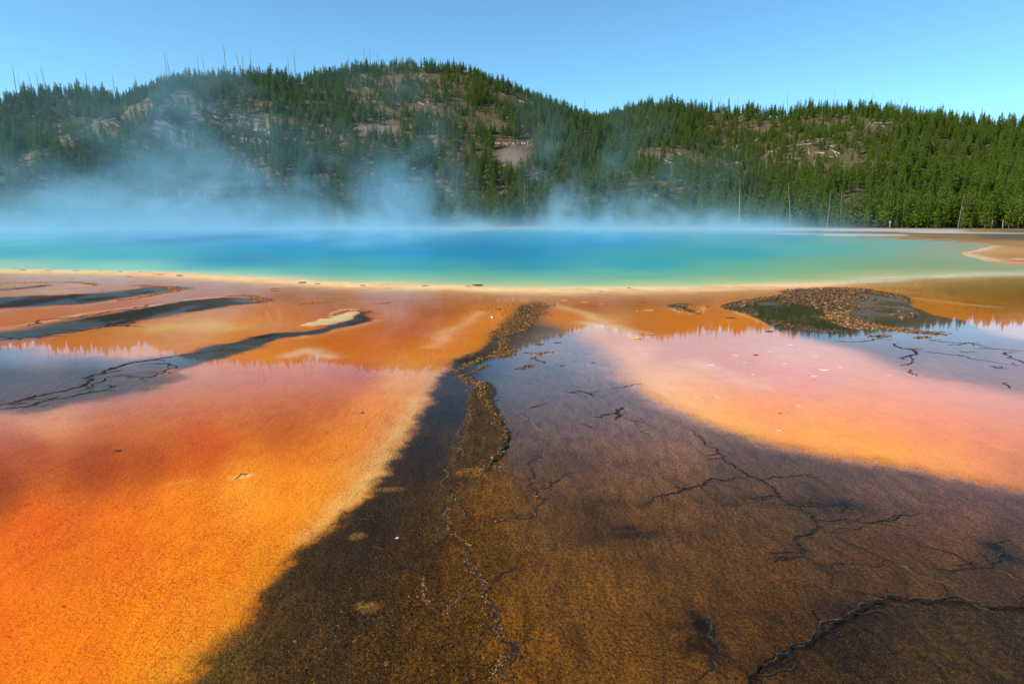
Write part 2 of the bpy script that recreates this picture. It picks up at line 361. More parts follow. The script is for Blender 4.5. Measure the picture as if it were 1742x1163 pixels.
CB = [  # dark mats
 (500,1130,(.050,.030,.008)),(350,1160,(.085,.06,.012)),(600,1000,(.030,.019,.007)),(640,900,(.024,.017,.009)),(720,780,(.022,.016,.013)),(760,700,(.016,.013,.012)),(800,620,(.02,.017,.02)),(850,560,(.035,.028,.025)),
 (740,1100,(.062,.034,.006)),(700,960,(.045,.026,.006)),(820,940,(.085,.045,.006)),(860,860,(.13,.068,.013)),(820,760,(.055,.033,.008)),(900,780,(.105,.062,.03)),(1000,880,(.075,.041,.012)),(1000,1000,(.13,.066,.007)),(900,1080,(.125,.06,.004)),(1050,1120,(.12,.058,.005)),
 (1000,700,(.13,.075,.05)),(930,640,(.12,.07,.055)),(950,590,(.24,.13,.10)),(1010,620,(.24,.14,.11)),(1080,700,(.17,.09,.06)),(1050,780,(.16,.08,.035)),(1150,760,(.19,.10,.045)),(1150,850,(.12,.065,.02)),(1250,850,(.085,.048,.02)),(1300,800,(.10,.055,.03)),
 (1200,950,(.09,.048,.009)),(1400,880,(.07,.042,.022)),(1500,850,(.12,.062,.032)),(1650,870,(.13,.06,.03)),(1742,880,(.10,.045,.025)),(1500,950,(.07,.036,.014)),(1300,1050,(.085,.042,.006)),(1150,1050,(.10,.052,.006)),(1450,1080,(.042,.026,.006)),(1600,1100,(.062,.040,.012)),(1700,960,(.05,.028,.012)),(1742,1140,(.05,.032,.01)),
 (1900,900,(.07,.035,.02)),(700,640,(.05,.04,.035)),
 (60,600,(.20,.12,.11)),(200,610,(.16,.10,.10)),(0,640,(.07,.055,.06)),(150,640,(.08,.06,.06)),(280,620,(.11,.07,.06)),(50,670,(.09,.06,.055)),(400,590,(.05,.04,.025)),(470,570,(.04,.034,.02)),(330,600,(.06,.05,.04)),(-300,650,(.1,.08,.08)),
 (60,570,(.04,.034,.010)),(200,550,(.045,.04,.012)),(330,520,(.10,.085,.06)),(400,513,(.16,.13,.11)),(250,535,(.055,.046,.018)),
 (60,515,(.05,.045,.045)),(150,505,(.045,.042,.025)),(230,495,(.06,.055,.03)),(270,491,(.09,.09,.09)),(40,490,(.06,.055,.05)),
 (1300,520,(.035,.028,.012)),(1400,540,(.035,.03,.008)),(1350,530,(.03,.026,.007)),(1450,505,(.12,.075,.035)),(1500,520,(.10,.07,.04)),(1420,560,(.03,.026,.02)),(1500,545,(.05,.04,.03)),(1550,580,(.20,.09,.06)),(1650,590,(.22,.10,.065)),(1742,620,(.28,.12,.085)),(1600,640,(.32,.14,.09)),(1742,660,(.30,.13,.08)),(1450,585,(.22,.10,.06)),(1900,640,(.08,.06,.06)),
]
colA = idw(CA, PXc, PYc); colB = idw(CB, PXc, PYc)
fg = (sstep(640, 860, PYc)*sstep(1100, 900, PXc))[:, None]
colA = colA*(1-fg*(1-np.array([1.0, .80, .45]))); md = (sstep(600, 640, PYc)*sstep(860, 760, PYc))[:, None]; colA = colA*(1-md*(1-np.where((PXc < 900)[:, None], np.array([.86, .70, .45]), np.array([.96, .90, 1.0])))); colB = colB*(1+sstep(560, 700, PYc)[:, None]*(np.array([1.12, .78, .43])-1))

main_dark = poly_world([(918,514),(895,520),(872,535),(845,560),(828,583),(800,602),(770,617),(748,635),(730,668),(712,705),(694,740),(668,782),(630,828),(590,868),(540,915),(492,962),(440,1020),(380,1090),(300,1163),(150,1290),(-100,1500),(2300,1500),(2300,900),(1900,850),(1742,835),(1640,812),(1540,795),(1430,778),(1320,758),(1240,730),(1170,704),(1110,682),(1070,650),(1040,612),(1005,582),(960,560),(925,548),(912,540),(935,520)])
right_dark = poly_world([(1232,519),(1270,511),(1320,503),(1350,493),(1430,491),(1510,496),(1545,508),(1560,520),(1590,535),(1650,553),(1742,578),(1950,600),(1950,720),(1742,672),(1650,655),(1570,643),(1500,618),(1440,592),(1370,574),(1320,562),(1295,545),(1262,530)])
left_low = poly_world([(-500,582),(0,581),(100,588),(230,600),(330,590),(400,573),(470,562),(520,551),(560,543),(615,531),(600,546),(540,562),(480,580),(430,600),(370,618),(300,640),(200,666),(100,688),(0,706),(-200,745),(-600,800)])
left_mid = poly_world([(446,508),(425,503),(385,503),(335,510),(250,521),(150,535),(70,550),(0,562),(-200,585),(-500,620),(-500,640),(-60,600),(40,578),(110,570),(200,556),(300,538),(370,527),(410,520),(432,516)])
left_top = poly_world([(298,491),(270,487),(235,486),(205,490),(170,495),(130,499),(80,504),(40,507),(0,508),(-200,515),(-500,530),(-500,560),(-200,538),(0,525),(40,522),(90,519),(130,517),(170,512),(220,506),(262,500)])
left_thin = poly_world([(92,483),(60,484),(0,488),(-200,497),(-200,506),(0,494),(60,489)])
left_thin2 = poly_world([(135,488),(90,490),(40,494),(60,496),(100,493)])
lagoon = poly_world([(1148,521),(1165,521),(1192,522),(1196,527),(1180,532),(1165,530)])
dark = np.zeros(len(GX))
WX0, WY0 = WX, WY
def addmask(P, soft, amt=1.0, wob=0.0):
    global dark
    s = sdf(P, WX, WY)
    if wob: s = s+wob*(fbm(GX*7+3, GY*7, 4, .65)-.5)+wob*.5*(fbm(GX*1.6, GY*1.6+8, 3)-.5)
    sf = soft if np.isscalar(soft) else soft
    dark = np.maximum(dark, amt*sstep(-0.5, 0.5, s/sf))
    return s
sMain = addmask(main_dark, np.where(PXc < 900, 0.24+0.012*RR.ravel(), 0.6+0.07*RR.ravel()), 1.0, .16)
sRight = addmask(right_dark, np.where((PXc > 1330) & (PYc > 560), 1.6, 0.22))
WX = GX+1.9*(fbm(GX*.45, GY*.45, 5, .6)-.5); WY = GY+2.6*(fbm(GX*.45+40, GY*.45+7, 5, .6)-.5)
sLow = addmask(left_low, np.where(PYc > 640, 0.9, np.where(PXc < 300, 1.6, 0.5)))
sMid = addmask(left_mid, np.where(PYc > 530, 1.3, 0.6), 0.95)
sTop = addmask(left_top, 1.1, 0.92)
addmask(left_thin, 0.8, 0.8); addmask(left_thin2, 0.7, 0.55)
sLag = addmask(lagoon, 0.2, 0.95)
WX, WY = WX0, WY0

hal = np.exp(-(np.maximum(-sMain-.10, 0)/.20))*(sMain < .25)*(PXc < 860)*(PYc > 560)
tc = np.array([.50, .30, .13])*(1-sstep(720, 900, PYc))[:, None]+np.array([.42, .24, .02])*sstep(720, 900, PYc)[:, None]
hal = .62*hal*(.55+.35*sstep(640, 720, PYc)*sstep(900, 780, PYc))*(.6+.8*fbm(GX*5, GY*5, 3))
colA = colA*(1-hal[:, None])+tc*hal[:, None]
up_ = (sstep(640, 590, PYc)*.9*(1-.6*sstep(1000, 1060, PXc)*sstep(560, 600, PYc)))[:, None]
colA = colA*(1-up_*(1-np.array([.88, .64, .26])))
# the pool and its cream rim
pool_px = [(-400,456),(-200,458),(0,460),(150,462),(300,466),(420,471),(550,479),(700,486),(900,489),(1050,490),(1200,487),(1350,484),(1450,480),(1530,474),(1650,469),(1742,467),(1900,464),(2050,458),(1900,455),(1742,452),(1690,447),(1655,438),(1640,430),(1668,425),(1692,419),(1670,415),(1640,412),(1560,407),(1450,402),(1300,397),(1150,394),(900,391),(600,391),(300,391),(0,392),(-200,395),(-400,401),(-560,412),(-620,430),(-540,450)]
pool = poly_world(pool_px)
sPool = sdf(pool, GX+0.35*(fbm(GX*.35, GY*.35, 3)-.5)*1.2, GY+0.7*(fbm(GX*.35+9, GY*.35, 3)-.5)*1.2)
def lerp(c, tgt, f): return c*(1-f[:, None])+np.array(tgt)*f[:, None]
near = (PYc > 457.5)
rimw = np.where(near, 1.0, 1.4)
f = np.exp(-np.maximum(-sPool-0.7, 0)/(0.7+0.7*(fbm(GX*.8, GY*.8, 3))))*near
rimf = f*(sPool < .3)
nr = fbm(GX*1.3, GY*2.2, 4)
nr2 = fbm(GX*.7+4, GY*3.0, 5, .65); f = np.clip(f*(-.15+2.0*nr2), 0, 1)*(sPool < 0.3)*(1-.65*sstep(1350, 1500, PXc))
rimf = rimf*(1-.7*sstep(1350, 1500, PXc))
colA = lerp(colA, (.90, .60, .27), np.clip(f, 0, 1))
f2 = np.exp(-np.maximum(-sPool-1.2, 0)/1.6)*near*(sPool < 0)*0.35
colA = lerp(colA, (.78, .48, .22), f2)
ff = np.exp(-np.abs(sPool+0.3)/0.35)*(~near)*(PXc > 1500)*0.2
colA = lerp(colA, (.75, .58, .36), ff)
white = np.exp(-(np.abs(sPool+0.35)/0.3)**2)*near*sstep(1380, 1480, PXc)*(0.55+0.6*nr)
colA = lerp(colA, (.9, .82, .66), np.clip(white, 0, 1))

wet = 0.92*(1-0.85*np.clip(rimf, 0, 1)); grain = np.full(len(GX), 1.0); ripple = np.full(len(GX), 0.12)
GZ = np.zeros(len(GX))
def line_feature(pts, wd, fn):
    P = poly_world(pts); d, a = dist_line(P, WX, WY); return np.exp(-(d/wd)**2), d
# pale fringe lines along channels (thin mineral lips)
for pts, wd, colr, amt in [
    ([(0,560),(70,549),(150,534),(250,520),(335,509),(385,502)], .14, (.92,.50,.22), .8),
    ([(0,530),(60,525),(120,519),(200,511),(262,503)], .16, (.90,.40,.12), .6),
    ([(1235,521),(1262,531),(1295,547),(1320,558)], .10, (.95,.42,.10), .8),
    ([(1060,500),(1100,506),(1350,492),(1500,493),(1600,503),(1700,515)], .14, (.85,.25,.03), .55),
    ([(1540,506),(1620,515),(1700,522)], .16, (.92,.5,.16), .5),
    ([(820,530),(790,548),(765,570),(740,590)], .16, (.95,.42,.16), .7),
    ([(940,517),(985,530),(1020,545),(1075,565)], .20, (.98,.55,.26), .6),
    ([(1000,548),(1050,562),(1078,572)], .16, (.98,.66,.42), .6),
    ([(280,556),(340,552),(400,556)], .5, (.98,.55,.10), .5),
    ([(500,604),(525,596),(560,605)], .16, (.90,.60,.34), .6),
    ([(60,483),(110,480),(160,484),(120,488)], .4, (.88,.30,.06), .7),
    ([(180,486),(235,483)], .3, (.85,.30,.08), .6),
    ([(1150,519),(1200,521),(1198,529),(1168,534),(1148,525),(1150,519)], .07, (.95,.5,.16), .9),
    ([(1742,448),(1690,444),(1640,431),(1690,419)], .5, (.80,.62,.36), .4),
    ([(1690,438),(1742,441)], .3, (.75,.50,.26), .7),
    ([(640,545),(600,557),(560,566),(520,574)], .18, (.95,.42,.14), .5),
    ([(430,806),(405,812)], .05, (.98,.55,.14), .5),
    ([(285,824),(330,817)], .03, (.98,.42,.08), .3),
    ([(1080,640),(1130,690),(1230,728)], .35, (.98,.48,.16), .35),
    ([(1180,620),(1240,640),(1290,655)], .22, (.98,.50,.28), .4),
    ([(700,680),(680,730),(640,790),(600,835),(520,915)], .10, (.80,.45,.14), .4),
]:
    e, _ = line_feature(pts, wd, None); colA = lerp(colA, colr, np.clip(e*amt*(0.5+nr), 0, 1))
# pale dry sinter tongue
tongue = poly_world([(517,554),(526,549),(538,547),(545,543),(568,541),(575,538),(592,535),(600,532),(616,530),(621,533),(605,539),(596,544),(575,549),(560,553),(540,555),(530,556)])
s = sdf(tongue, WX, WY); f = sstep(-0.06, 0.05, s); colA = lerp(colA, (.62, .44, .20), f); dark *= 1-f; wet *= 1-0.85*f; GZ += 0.02*f
tongue2 = poly_world([(560,537),(575,526),(600,524),(612,528),(590,533),(570,540)])
f = sstep(-0.06, 0.06, sdf(tongue2, WX, WY)); colA = lerp(colA, (.60, .36, .20), f*.7); wet *= 1-0.6*f
# dark blotches
for (x, y, rx, ry, am) in [(1090,910,.28,.16,.75),(1300,850,.5,.12,.35),(1212,1075,.05,.22,.85),(1200,1110,.10,.12,.6),(1130,975,.05,.2,.5),(1435,858,.2,.08,.8),(1060,860,.3,.1,.3),(1700,940,.06,.14,.9),(1500,870,.4,.1,.35),(960,770,.25,.1,.4),(1000,790,.7,.2,.3),(1400,1050,.7,.15,.4),(1350,1120,.5,.2,.3),(1180,1070,.1,.05,.5),(900,880,.6,.1,.2)]:
    cx, cy = at(x, y); q = np.exp(-(((WX-cx)/rx)**2+((WY-cy)/ry)**2)); q = np.clip(q*(0.3+1.4*fbm(GX*9, GY*14, 4)), 0, 1)
    colB = colB*(1-am*q[:, None])
for pts, wd, mat, br in CRACKS:
    if mat == K and min(p[1] for p in pts) > 650:
        d, _ = dist_line(poly_world(pts), GX, GY); q = np.exp(-(d/(.008+wd*.9))**1.2)*(.1+1.0*fbm(GX*12, GY*12, 3))
        colB = colB*(1-np.clip(.4*q, 0, .5)[:, None])
# the lower, darker and coarser sheet in the right corner is darkest just inside its edge
corner = poly_world([(1275,1150),(1290,1130),(1330,1112),(1345,1098),(1380,1090),(1400,1075),(1425,1055),(1455,1038),(1490,1022),(1510,1012),(1550,1018),(1600,1020),(1650,1022),(1690,1032),(1742,1030),(1900,1040),(2100,1500),(1200,1500)])
sc_ = sdf(corner, GX+.03*(fbm(GX*14, GY*14, 3)-.5), GY+.03*(fbm(GX*14+5, GY*14, 3)-.5)); fc = sstep(-.005, .012, sc_)
colB = colB*(1-fc*.30)[:, None]; colB = colB*(1-.6*np.exp(-(np.maximum(sc_, 0)/.05)**2)*(sc_ > 0))[:, None]; GZ -= .008*fc
# thin crust patches on the dark mat; their sunlit gold is painted in
for (x, y, rx, ry, am) in [(808,708,.09,.12,1),(800,803,.10,.07,1),(640,1035,.07,.05,.6),(605,915,.05,.05,.5),(655,830,.12,.05,.5),(500,600,.3,.2,0)]:
    cx, cy = at(x, y); q = np.exp(-(((WX-cx)/rx)**2+((WY-cy)/ry)**2)**2)*am
    colB = lerp(colB, (.33, .15, .03), q); wet *= 1-0.5*q; GZ += 0.012*q
# brown crust strip standing proud of the dark mat
strip = poly_world([(806,655),(826,652),(836,680),(845,705),(858,735),(862,760),(850,772),(832,790),(812,808),(795,815),(770,800),(765,790),(785,740),(792,700),(790,675)])
s = sdf(strip, WX+.03*(fbm(GX*14, GY*14, 3)-.5), WY+.05*(fbm(GX*14+5, GY*14, 3)-.5)); f = sstep(-0.02, 0.03, s)
f = f*sstep(840, 760, PYc)
colB = lerp(colB, (.060, .031, .008), f); wet *= 1-0.75*f; GZ += f*(0.018+0.02*fbm(GX*18, GY*18, 3))
lowstrip = poly_world([(770,815),(830,800),(860,840),(840,900),(880,960),(850,1010),(900,1100),(880,1200),(560,1250),(640,1100),(700,980),(740,900)])
s = sdf(lowstrip, WX, WY); f = sstep(-0.35, 0.2, s); wet *= 1-0.62*f; GZ += f*0.012*(fbm(GX*16, GY*16, 4))
# rubble banks
island = poly_world([(1235,521),(1262,514),(1300,509),(1335,502),(1356,494),(1400,492),(1480,494),(1530,503),(1562,520),(1575,535),(1520,546),(1465,548),(1430,545),(1405,530),(1370,521),(1300,521),(1255,524)])
sI = sdf(island, WX, WY); f = sstep(-0.15, 0.25, sI)
GZ += f*0.03*fbm(GX*1.8, GY*1.8, 5, .6); wet *= 1-0.7*f*sstep(.35, .6, fbm(GX*1.2, GY*1.2, 3)); colB = lerp(colB, (.11,.07,.035), f*.7)
# dark shallow pools: mirror-like
inner = poly_world([(1275,528),(1340,523),(1400,528),(1425,548),(1440,560),(1400,562),(1340,556),(1300,545)])
f = sstep(-.2, .2, sdf(inner, WX, WY)); colB = lerp(colB, (.028,.026,.006), f); 
# wetness/roughness of mats close to the camera: the film gets thinner, the grain coarser
rr = RR.ravel()
fore = sstep(10.0, 4.0, rr)
mott = fbm(GX*1.1, GY*0.5, 4)
wb = 0.92-.12*sstep(13, 10.5, rr)-0.70*sstep(10.0, 5.6, rr); wd_ = 0.88-0.62*sstep(8.0, 4.0, rr)
leftstrip = sstep(860, 790, PXc)*sstep(590, 640, PYc)*(dark > .5)
wd_ = wd_*(1-0.45*leftstrip)
wet = wet/0.92*np.where(dark > .5, wd_, wb)
chan = sstep(.2, .6, dark)*sstep(600, 580, PYc)*(PXc < 650)
wet = wet*(1-chan*(.40+.50*sstep(.40, .56, mott)))
colB = colB*(1-chan*(PYc < 575)*(.35+.3*sstep(.4, .6, mott)))[:, None]
wet = wet*(1-.25*(sRight > 0)*sstep(560, 600, PYc))
ripple = 0.008+0.45*sstep(7.5, 4.0, rr)
grain = 0.35+0.65*sstep(16, 6, rr)
pink = sstep(1000, 1150, PXc)*(dark < .6)
grain = grain*(1-0.55*pink*sstep(3, 6, rr))
grain = np.where(sPool > -1.5, 0.2, grain)
# far flats: dry white sinter bars and dark runnels
farz = sstep(75, 95, rr)*(sPool < 0)*(.25+.75*sstep(1050, 1250, PXc))
bars = fbm(PXc*0.004+3, np.log(rr)*42+PXc*0.0006, 4)
colA = lerp(colA, (.46, .40, .32), farz*sstep(.52, .62, bars)); colA = lerp(colA, (.10, .085, .04), farz*sstep(.47, .38, bars)*.85)
colA = lerp(colA, (.30, .28, .10), sstep(158, 175, rr)*.8)
f = np.exp(-((rr-150-6*np.sin(PXc*.004))/5)**2)*sstep(900, 1200, PXc); colA = lerp(colA, (.46,.40,.31), f*.85)
f = np.exp(-((rr-118-0.01*(PXc-1600))/2.2)**2)*sstep(1500, 1580, PXc); colA = lerp(colA, (.55,.48,.38), f*.9)
f = np.exp(-((rr-108)/4)**2)*sstep(1550, 1700, PXc); colA = lerp(colA, (.04,.04,.015), f*.9)
wet = np.where(rr > 135, 0.0, wet*(1-.35*farz))*(1-.78*sstep(462, 450, PYc)*(PXc > 1400))
dark = np.where(rr > 70, 0, dark)
# far ground beyond everything
# relief
GZ += 0.006*(fbm(GX*2, GY*2, 3)-.5)*(rr < 40)
GZ += 0.035*np.exp(-((sPool+0.35)/0.45)**2)
GZ = np.where(sPool > 0, GZ-0.35*sstep(0.0, 1.5, sPool), GZ)
GZ = np.where(rr > 160, -0.2-(rr > 220)*0.4, GZ)
nrw, ncl = RR.shape
me = mesh_np('ground', np.stack([GX, GY, GZ], 1), grid_faces(nrw, ncl), True)
cattr(me, 'col_a', colA); cattr(me, 'col_b', np.clip(colB, 0, 1)); fattr(me, 'dark', dark); fattr(me, 'wet', wet); fattr(me, 'grain', grain); fattr(me, 'ripple', ripple)
ground = link('ground', me, None, M_ground, kind='structure', label='orange, pink and dark brown bacterial mat flats under a thin film of water')

# water sheet of the pool, on the same grid
keep = (sPool > -0.28)
Fg = grid_faces(nrw, ncl); fk = keep[Fg].all(1); Fk = Fg[fk]
used = np.unique(Fk); mp = -np.ones(len(GX), int); mp[used] = np.arange(len(used))
CW = [(-300,450,(.30,.50,.40)),(0,455,(.50,.60,.36)),(0,430,(.10,.42,.42)),(200,455,(.40,.62,.42)),(200,435,(.10,.42,.44)),(400,465,(.26,.58,.40)),(400,445,(.04,.30,.42)),
 (500,420,(.008,.34,.50)),(700,480,(.55,.62,.26)),(700,470,(.18,.50,.34)),(700,455,(.02,.36,.42)),(700,425,(.006,.31,.48)),(850,430,(.004,.29,.46)),(900,483,(.58,.62,.24)),(900,470,(.15,.47,.34)),(900,455,(.01,.32,.42)),
 (1000,410,(.008,.32,.48)),(1100,484,(.55,.58,.20)),(1100,470,(.15,.46,.32)),(1100,450,(.02,.37,.40)),(1250,480,(.46,.52,.16)),(1250,460,(.18,.44,.26)),(1250,430,(.05,.38,.38)),(1400,476,(.50,.46,.12)),(1400,455,(.24,.44,.22)),(1400,425,(.15,.44,.36)),
 (1500,470,(.58,.46,.13)),(1500,450,(.30,.40,.17)),(1500,430,(.26,.44,.28)),(1600,466,(.55,.40,.12)),(1600,450,(.34,.36,.10)),(1600,430,(.42,.38,.17)),(1700,460,(.42,.34,.09)),(1640,425,(.48,.36,.17)),(1500,412,(.30,.42,.30)),(1300,405,(.10,.34,.34)),(1900,460,(.4,.3,.1)),(300,400,(.02,.24,.42)),(-300,410,(.06,.34,.42))]
cw = np.power(idw(CW, PXc, PYc, 4.5, 5000), 1.22)*np.array([.82, .98, 1.0])
edge = np.exp(-np.maximum(sPool+.8*(fbm(GX*.5, GY*1.2, 4)-.5), 0)/0.9)*near; cw = lerp(cw, (.80,.64,.28), np.clip(edge*.85, 0, 1))
mw = mesh_np('pool_water', np.stack([GX, GY, 0*GX+0.002], 1)[used], mp[Fk], True)
cattr(mw, 'col_a', cw[used])
link('pool_water', mw, None, M_water, kind='structure', label='steaming blue hot spring water turning green and yellow at its rim')

# ------------------------------------------------------------------ HILLS
def ridge(pts): return np.array([far_pt(x, y+(9 if x < 925 else 10), d) for (x, y, d) in pts])
ridges = [
 (ridge([(-700,190,420),(-250,178,420),(0,166,420),(80,152,422),(160,152,425),(225,164,430),(280,150,425),(340,138,415),(400,126,415),(450,128,418),(520,130,420),(570,120,425),(640,112,430),(700,109,430),(770,113,425),(820,137,420),(860,158,415),(900,180,410),(930,198,400),(960,222,380)]), .44),
 (ridge([(340,138,415),(300,150,385),(240,176,350),(170,206,315),(110,234,285),(60,262,255)]), .62),
 (ridge([(450,128,418),(470,200,340),(480,250,290)]), .50),
 (ridge([(690,110,430),(660,165,380),(640,220,330),(630,270,280)]), .52),
 (ridge([(820,137,420),(850,190,360),(868,240,318),(872,252,300)]), .46),
 (ridge([(930,205,560),(985,196,520),(1040,203,520),(1070,192,500),(1110,176,470),(1160,180,460),(1230,182,460),(1320,183,455),(1400,180,450),(1470,181,440),(1520,192,430),(1580,199,430),(1650,208,430),(1742,217,430),(1900,232,420),(2200,260,420),(2700,290,420)]), .40),
 (ridge([(1450,186,430),(1530,198,400),(1480,215,380),(1400,225,350)]), .45),
 (ridge([(1130,178,460),(1115,230,340),(1090,280,255),(1150,292,250),(1250,300,255)]), .42),
 (ridge([(1480,215,380),(1470,260,300),(1500,290,260),(1440,300,250)]), .42),
 (ridge([(-100,178,420),(-60,230,320),(-80,290,250)]), .5),
 (ridge([(1742,217,430),(1780,280,300),(1760,330,230)]), .4),
]
def hill_h(X, Y):
    zs = []
    for P, sl in ridges:
        best = np.full(X.shape, -1e9)
        for i in range(len(P)-1):
            ax, ay, az_ = P[i]; bx, by, bz = P[i+1]; dx, dy = bx-ax, by-ay; L2 = dx*dx+dy*dy+1e-9
            t = np.clip(((X-ax)*dx+(Y-ay)*dy)/L2, 0, 1)
            d = np.hypot(X-ax-t*dx, Y-ay-t*dy)
            h = az_+(bz-az_)*t-sl*(np.sqrt(d*d+36)-6)
            best = np.maximum(best, h)
        zs.append(best)
    zs = np.array(zs); k = 3.5
    mx = zs.max(0); s = mx+k*np.log(np.exp((zs-mx)/k).sum(0))-k*0.3
    r = np.hypot(X, Y)
    s = s+(fbm(X*.02, Y*.02, 5, .5)-.5)*9*sstep(200, 300, r)*sstep(0, 12, s)+(fbm(X*.09, Y*.09, 4)-.5)*2.6*sstep(2, 12, s)
    s = np.maximum(s, 0)+np.log1p(np.exp(-np.abs(s)/2.0))*2.0*0  # foot
    base = 0.35*sstep(166, 172, r+2.5*(fbm(X*.08, Y*.08, 3)-.5))+1.6*sstep(172, 230, r)*fbm(X*.03, Y*.03, 3)
    foot = sstep(178, 215, r)
    return -0.3+base*1.0+s*foot
def hill_z(x, y): return float(hill_h(np.array([x], float), np.array([y], float))[0])
# viewing bench levelled into the spur
ox, oy, oz = far_pt(871, 250.5, 300)
oz = max(hill_z(ox+q, oy-5.5) for q in (-8, -4, 0, 4, 8))+.35
print('TERRACE', ox, oy, oz, proj(np.array([ox]), np.array([oy-3.8]), np.array([oz])))
def bench(X, Y, Z):
    d = np.maximum(np.abs(X-ox)/9.5, np.abs(Y-(oy+1))/4.2)
    f = 1-sstep(0.95, 1.35, d); return Z*(1-f)+oz*f
hr = np.concatenate([np.linspace(160, 470, 300), np.linspace(472, 900, 60)]); ha = np.radians(np.linspace(-80, 80, 760))
HR, HA = np.meshgrid(hr, ha, indexing='ij'); HX = (HR*np.sin(HA)).ravel(); HY = (HR*np.cos(HA)).ravel()
HZ = bench(HX, HY, hill_h(HX, HY)); HZ = np.where(HR.ravel() < 162, -0.6, HZ)
hpx, hpy = proj(HX, HY, HZ)
me = mesh_np('hillside', np.stack([HX, HY, HZ], 1), grid_faces(*HR.shape), True)
def blob(px, py, lst):
    v = np.zeros(np.shape(px))
    for (x, y, rx, ry) in lst: v = np.maximum(v, np.exp(-(((px-x)/rx)**2+((py-y)/ry)**2)**2))
    return v
grassL = [(130,225,60,18),(210,190,60,14),(290,165,40,12),(60,262,40,14),(20,150,30,8),(1000,198,24,8)]
screeL = [(300,220,60,28),(870,268,24,16),(1110,272,34,14),(1180,296,50,6),(1240,298,40,5),(430,225,50,25),(640,222,40,12)]
fattr(me, 'grass', blob(hpx, hpy, grassL)*.8); fattr(me, 'scree', blob(hpx, hpy, screeL)*.65+sstep(174, 168, HR.ravel())*.5)
link('hillside', me, None, M_hill, kind='structure', label='brown soil slopes of the forested hills beyond the pool')

# ------------------------------------------------------------------ TREES
def tree_mesh(name, seed, wd=0.17, sparse=1.0):
    r_ = random.Random(seed); V = []; Fc = []
    lv = 17
    for i in range(lv):
        t = i/(lv-1); z = 0.10+0.86*t**0.95
        Rz = wd*(1-t)**0.75*(0.75+0.5*r_.random())+0.012
        if t < 0.12: Rz *= 0.75
        nb = max(4, int((9-4*t)*sparse)); a0 = r_.random()*6.28
        for b in range(nb):
            if r_.random() > 0.92*sparse+.08: continue
            a = a0+b*6.283/nb+r_.uniform(-.3, .3); Lb = Rz*r_.uniform(.7, 1.15)
            ca, sa = math.cos(a), math.sin(a)
            up = r_.uniform(-.1, .35)*(0.6+t)
            for s_ in range(4):                 # clumps along the branch
                q0 = 0.12+0.25*s_; c = Vector((ca*Lb*(q0+.12), sa*Lb*(q0+.12), z+Lb*up*(q0+.1)+r_.uniform(-.006, .006)))
                wv = 0.012+0.19*Lb*(1-abs(q0-.5)*.9)
                for q in range(3):
                    n1 = Vector((r_.uniform(-1, 1), r_.uniform(-1, 1), r_.uniform(-.5, .5))).normalized()*wv*.95
                    n2 = Vector((ca*.5+r_.uniform(-.5, .5), sa*.5+r_.uniform(-.5, .5), r_.uniform(.1, 1.1))).normalized()*wv
                    k = len(V); V += [tuple(c-n1*.7), tuple(c-n2*.6), tuple(c+n1*.7), tuple(c+n2)]; Fc.append((k, k+1, k+2, k+3))
    k = len(V); V += [(-.012, 0, .93), (.012, 0, .93), (0, .01, 1.0), (0, -.012, .9)]; Fc.append((k, k+3, k+1, k+2))
    me = mesh_np(name, V, Fc); me.materials.append(M_needle); return me
def tube(path, rad, n=5):
    V = []; Fc = []
    for (p, r_) in zip(path, rad):
        for i in range(n): a = 6.2832*i/n; V.append((p[0]+r_*math.cos(a), p[1]+r_*math.sin(a), p[2]))
    for j in range(len(path)-1):
        for i in range(n): Fc.append((j*n+i, j*n+(i+1) % n, (j+1)*n+(i+1) % n, (j+1)*n+i))
    return V, Fc
crowns = [tree_mesh('crown', 11, .17), tree_mesh('crown', 12, .14), tree_mesh('crown', 13, .20), tree_mesh('crown', 14, .16), tree_mesh('crown', 15, .125, .8), tree_mesh('crown', 16, .23, .9)]
V, Fc = tube([(0, 0, -.06), (0, 0, .3), (.004, 0, .7), (0, 0, .97)], [.017, .014, .008, .002]); trunk_me = mesh_np('trunk', V, Fc, True); trunk_me.materials.append(M_bark)
protos = bpy.data.collections.new('tree_kinds')
for i, c in enumerate(crowns):
    o = bpy.data.objects.new('pine_kind', c.copy()); protos.objects.link(o)
    # join trunk faces into the copy
    m = o.data; nv = len(m.vertices)
    co = np.zeros(nv*3, np.float32); m.vertices.foreach_get('co', co)
    nf = len(m.polygons); vi = np.zeros(nf*4, np.int32); m.loops.foreach_get('vertex_index', vi)
    me2 = mesh_np('pine_kind', np.vstack([co.reshape(-1, 3), np.array(V)]), np.vstack([vi.reshape(-1, 4), np.array(Fc)+nv]))
    me2.materials.append(M_needle); me2.materials.append(M_bark)
    mi = np.zeros(nf+len(Fc), np.int32); mi[nf:] = 1; me2.polygons.foreach_set('material_index', mi); o.data = me2; o.name = f'pine_kind_{i}'

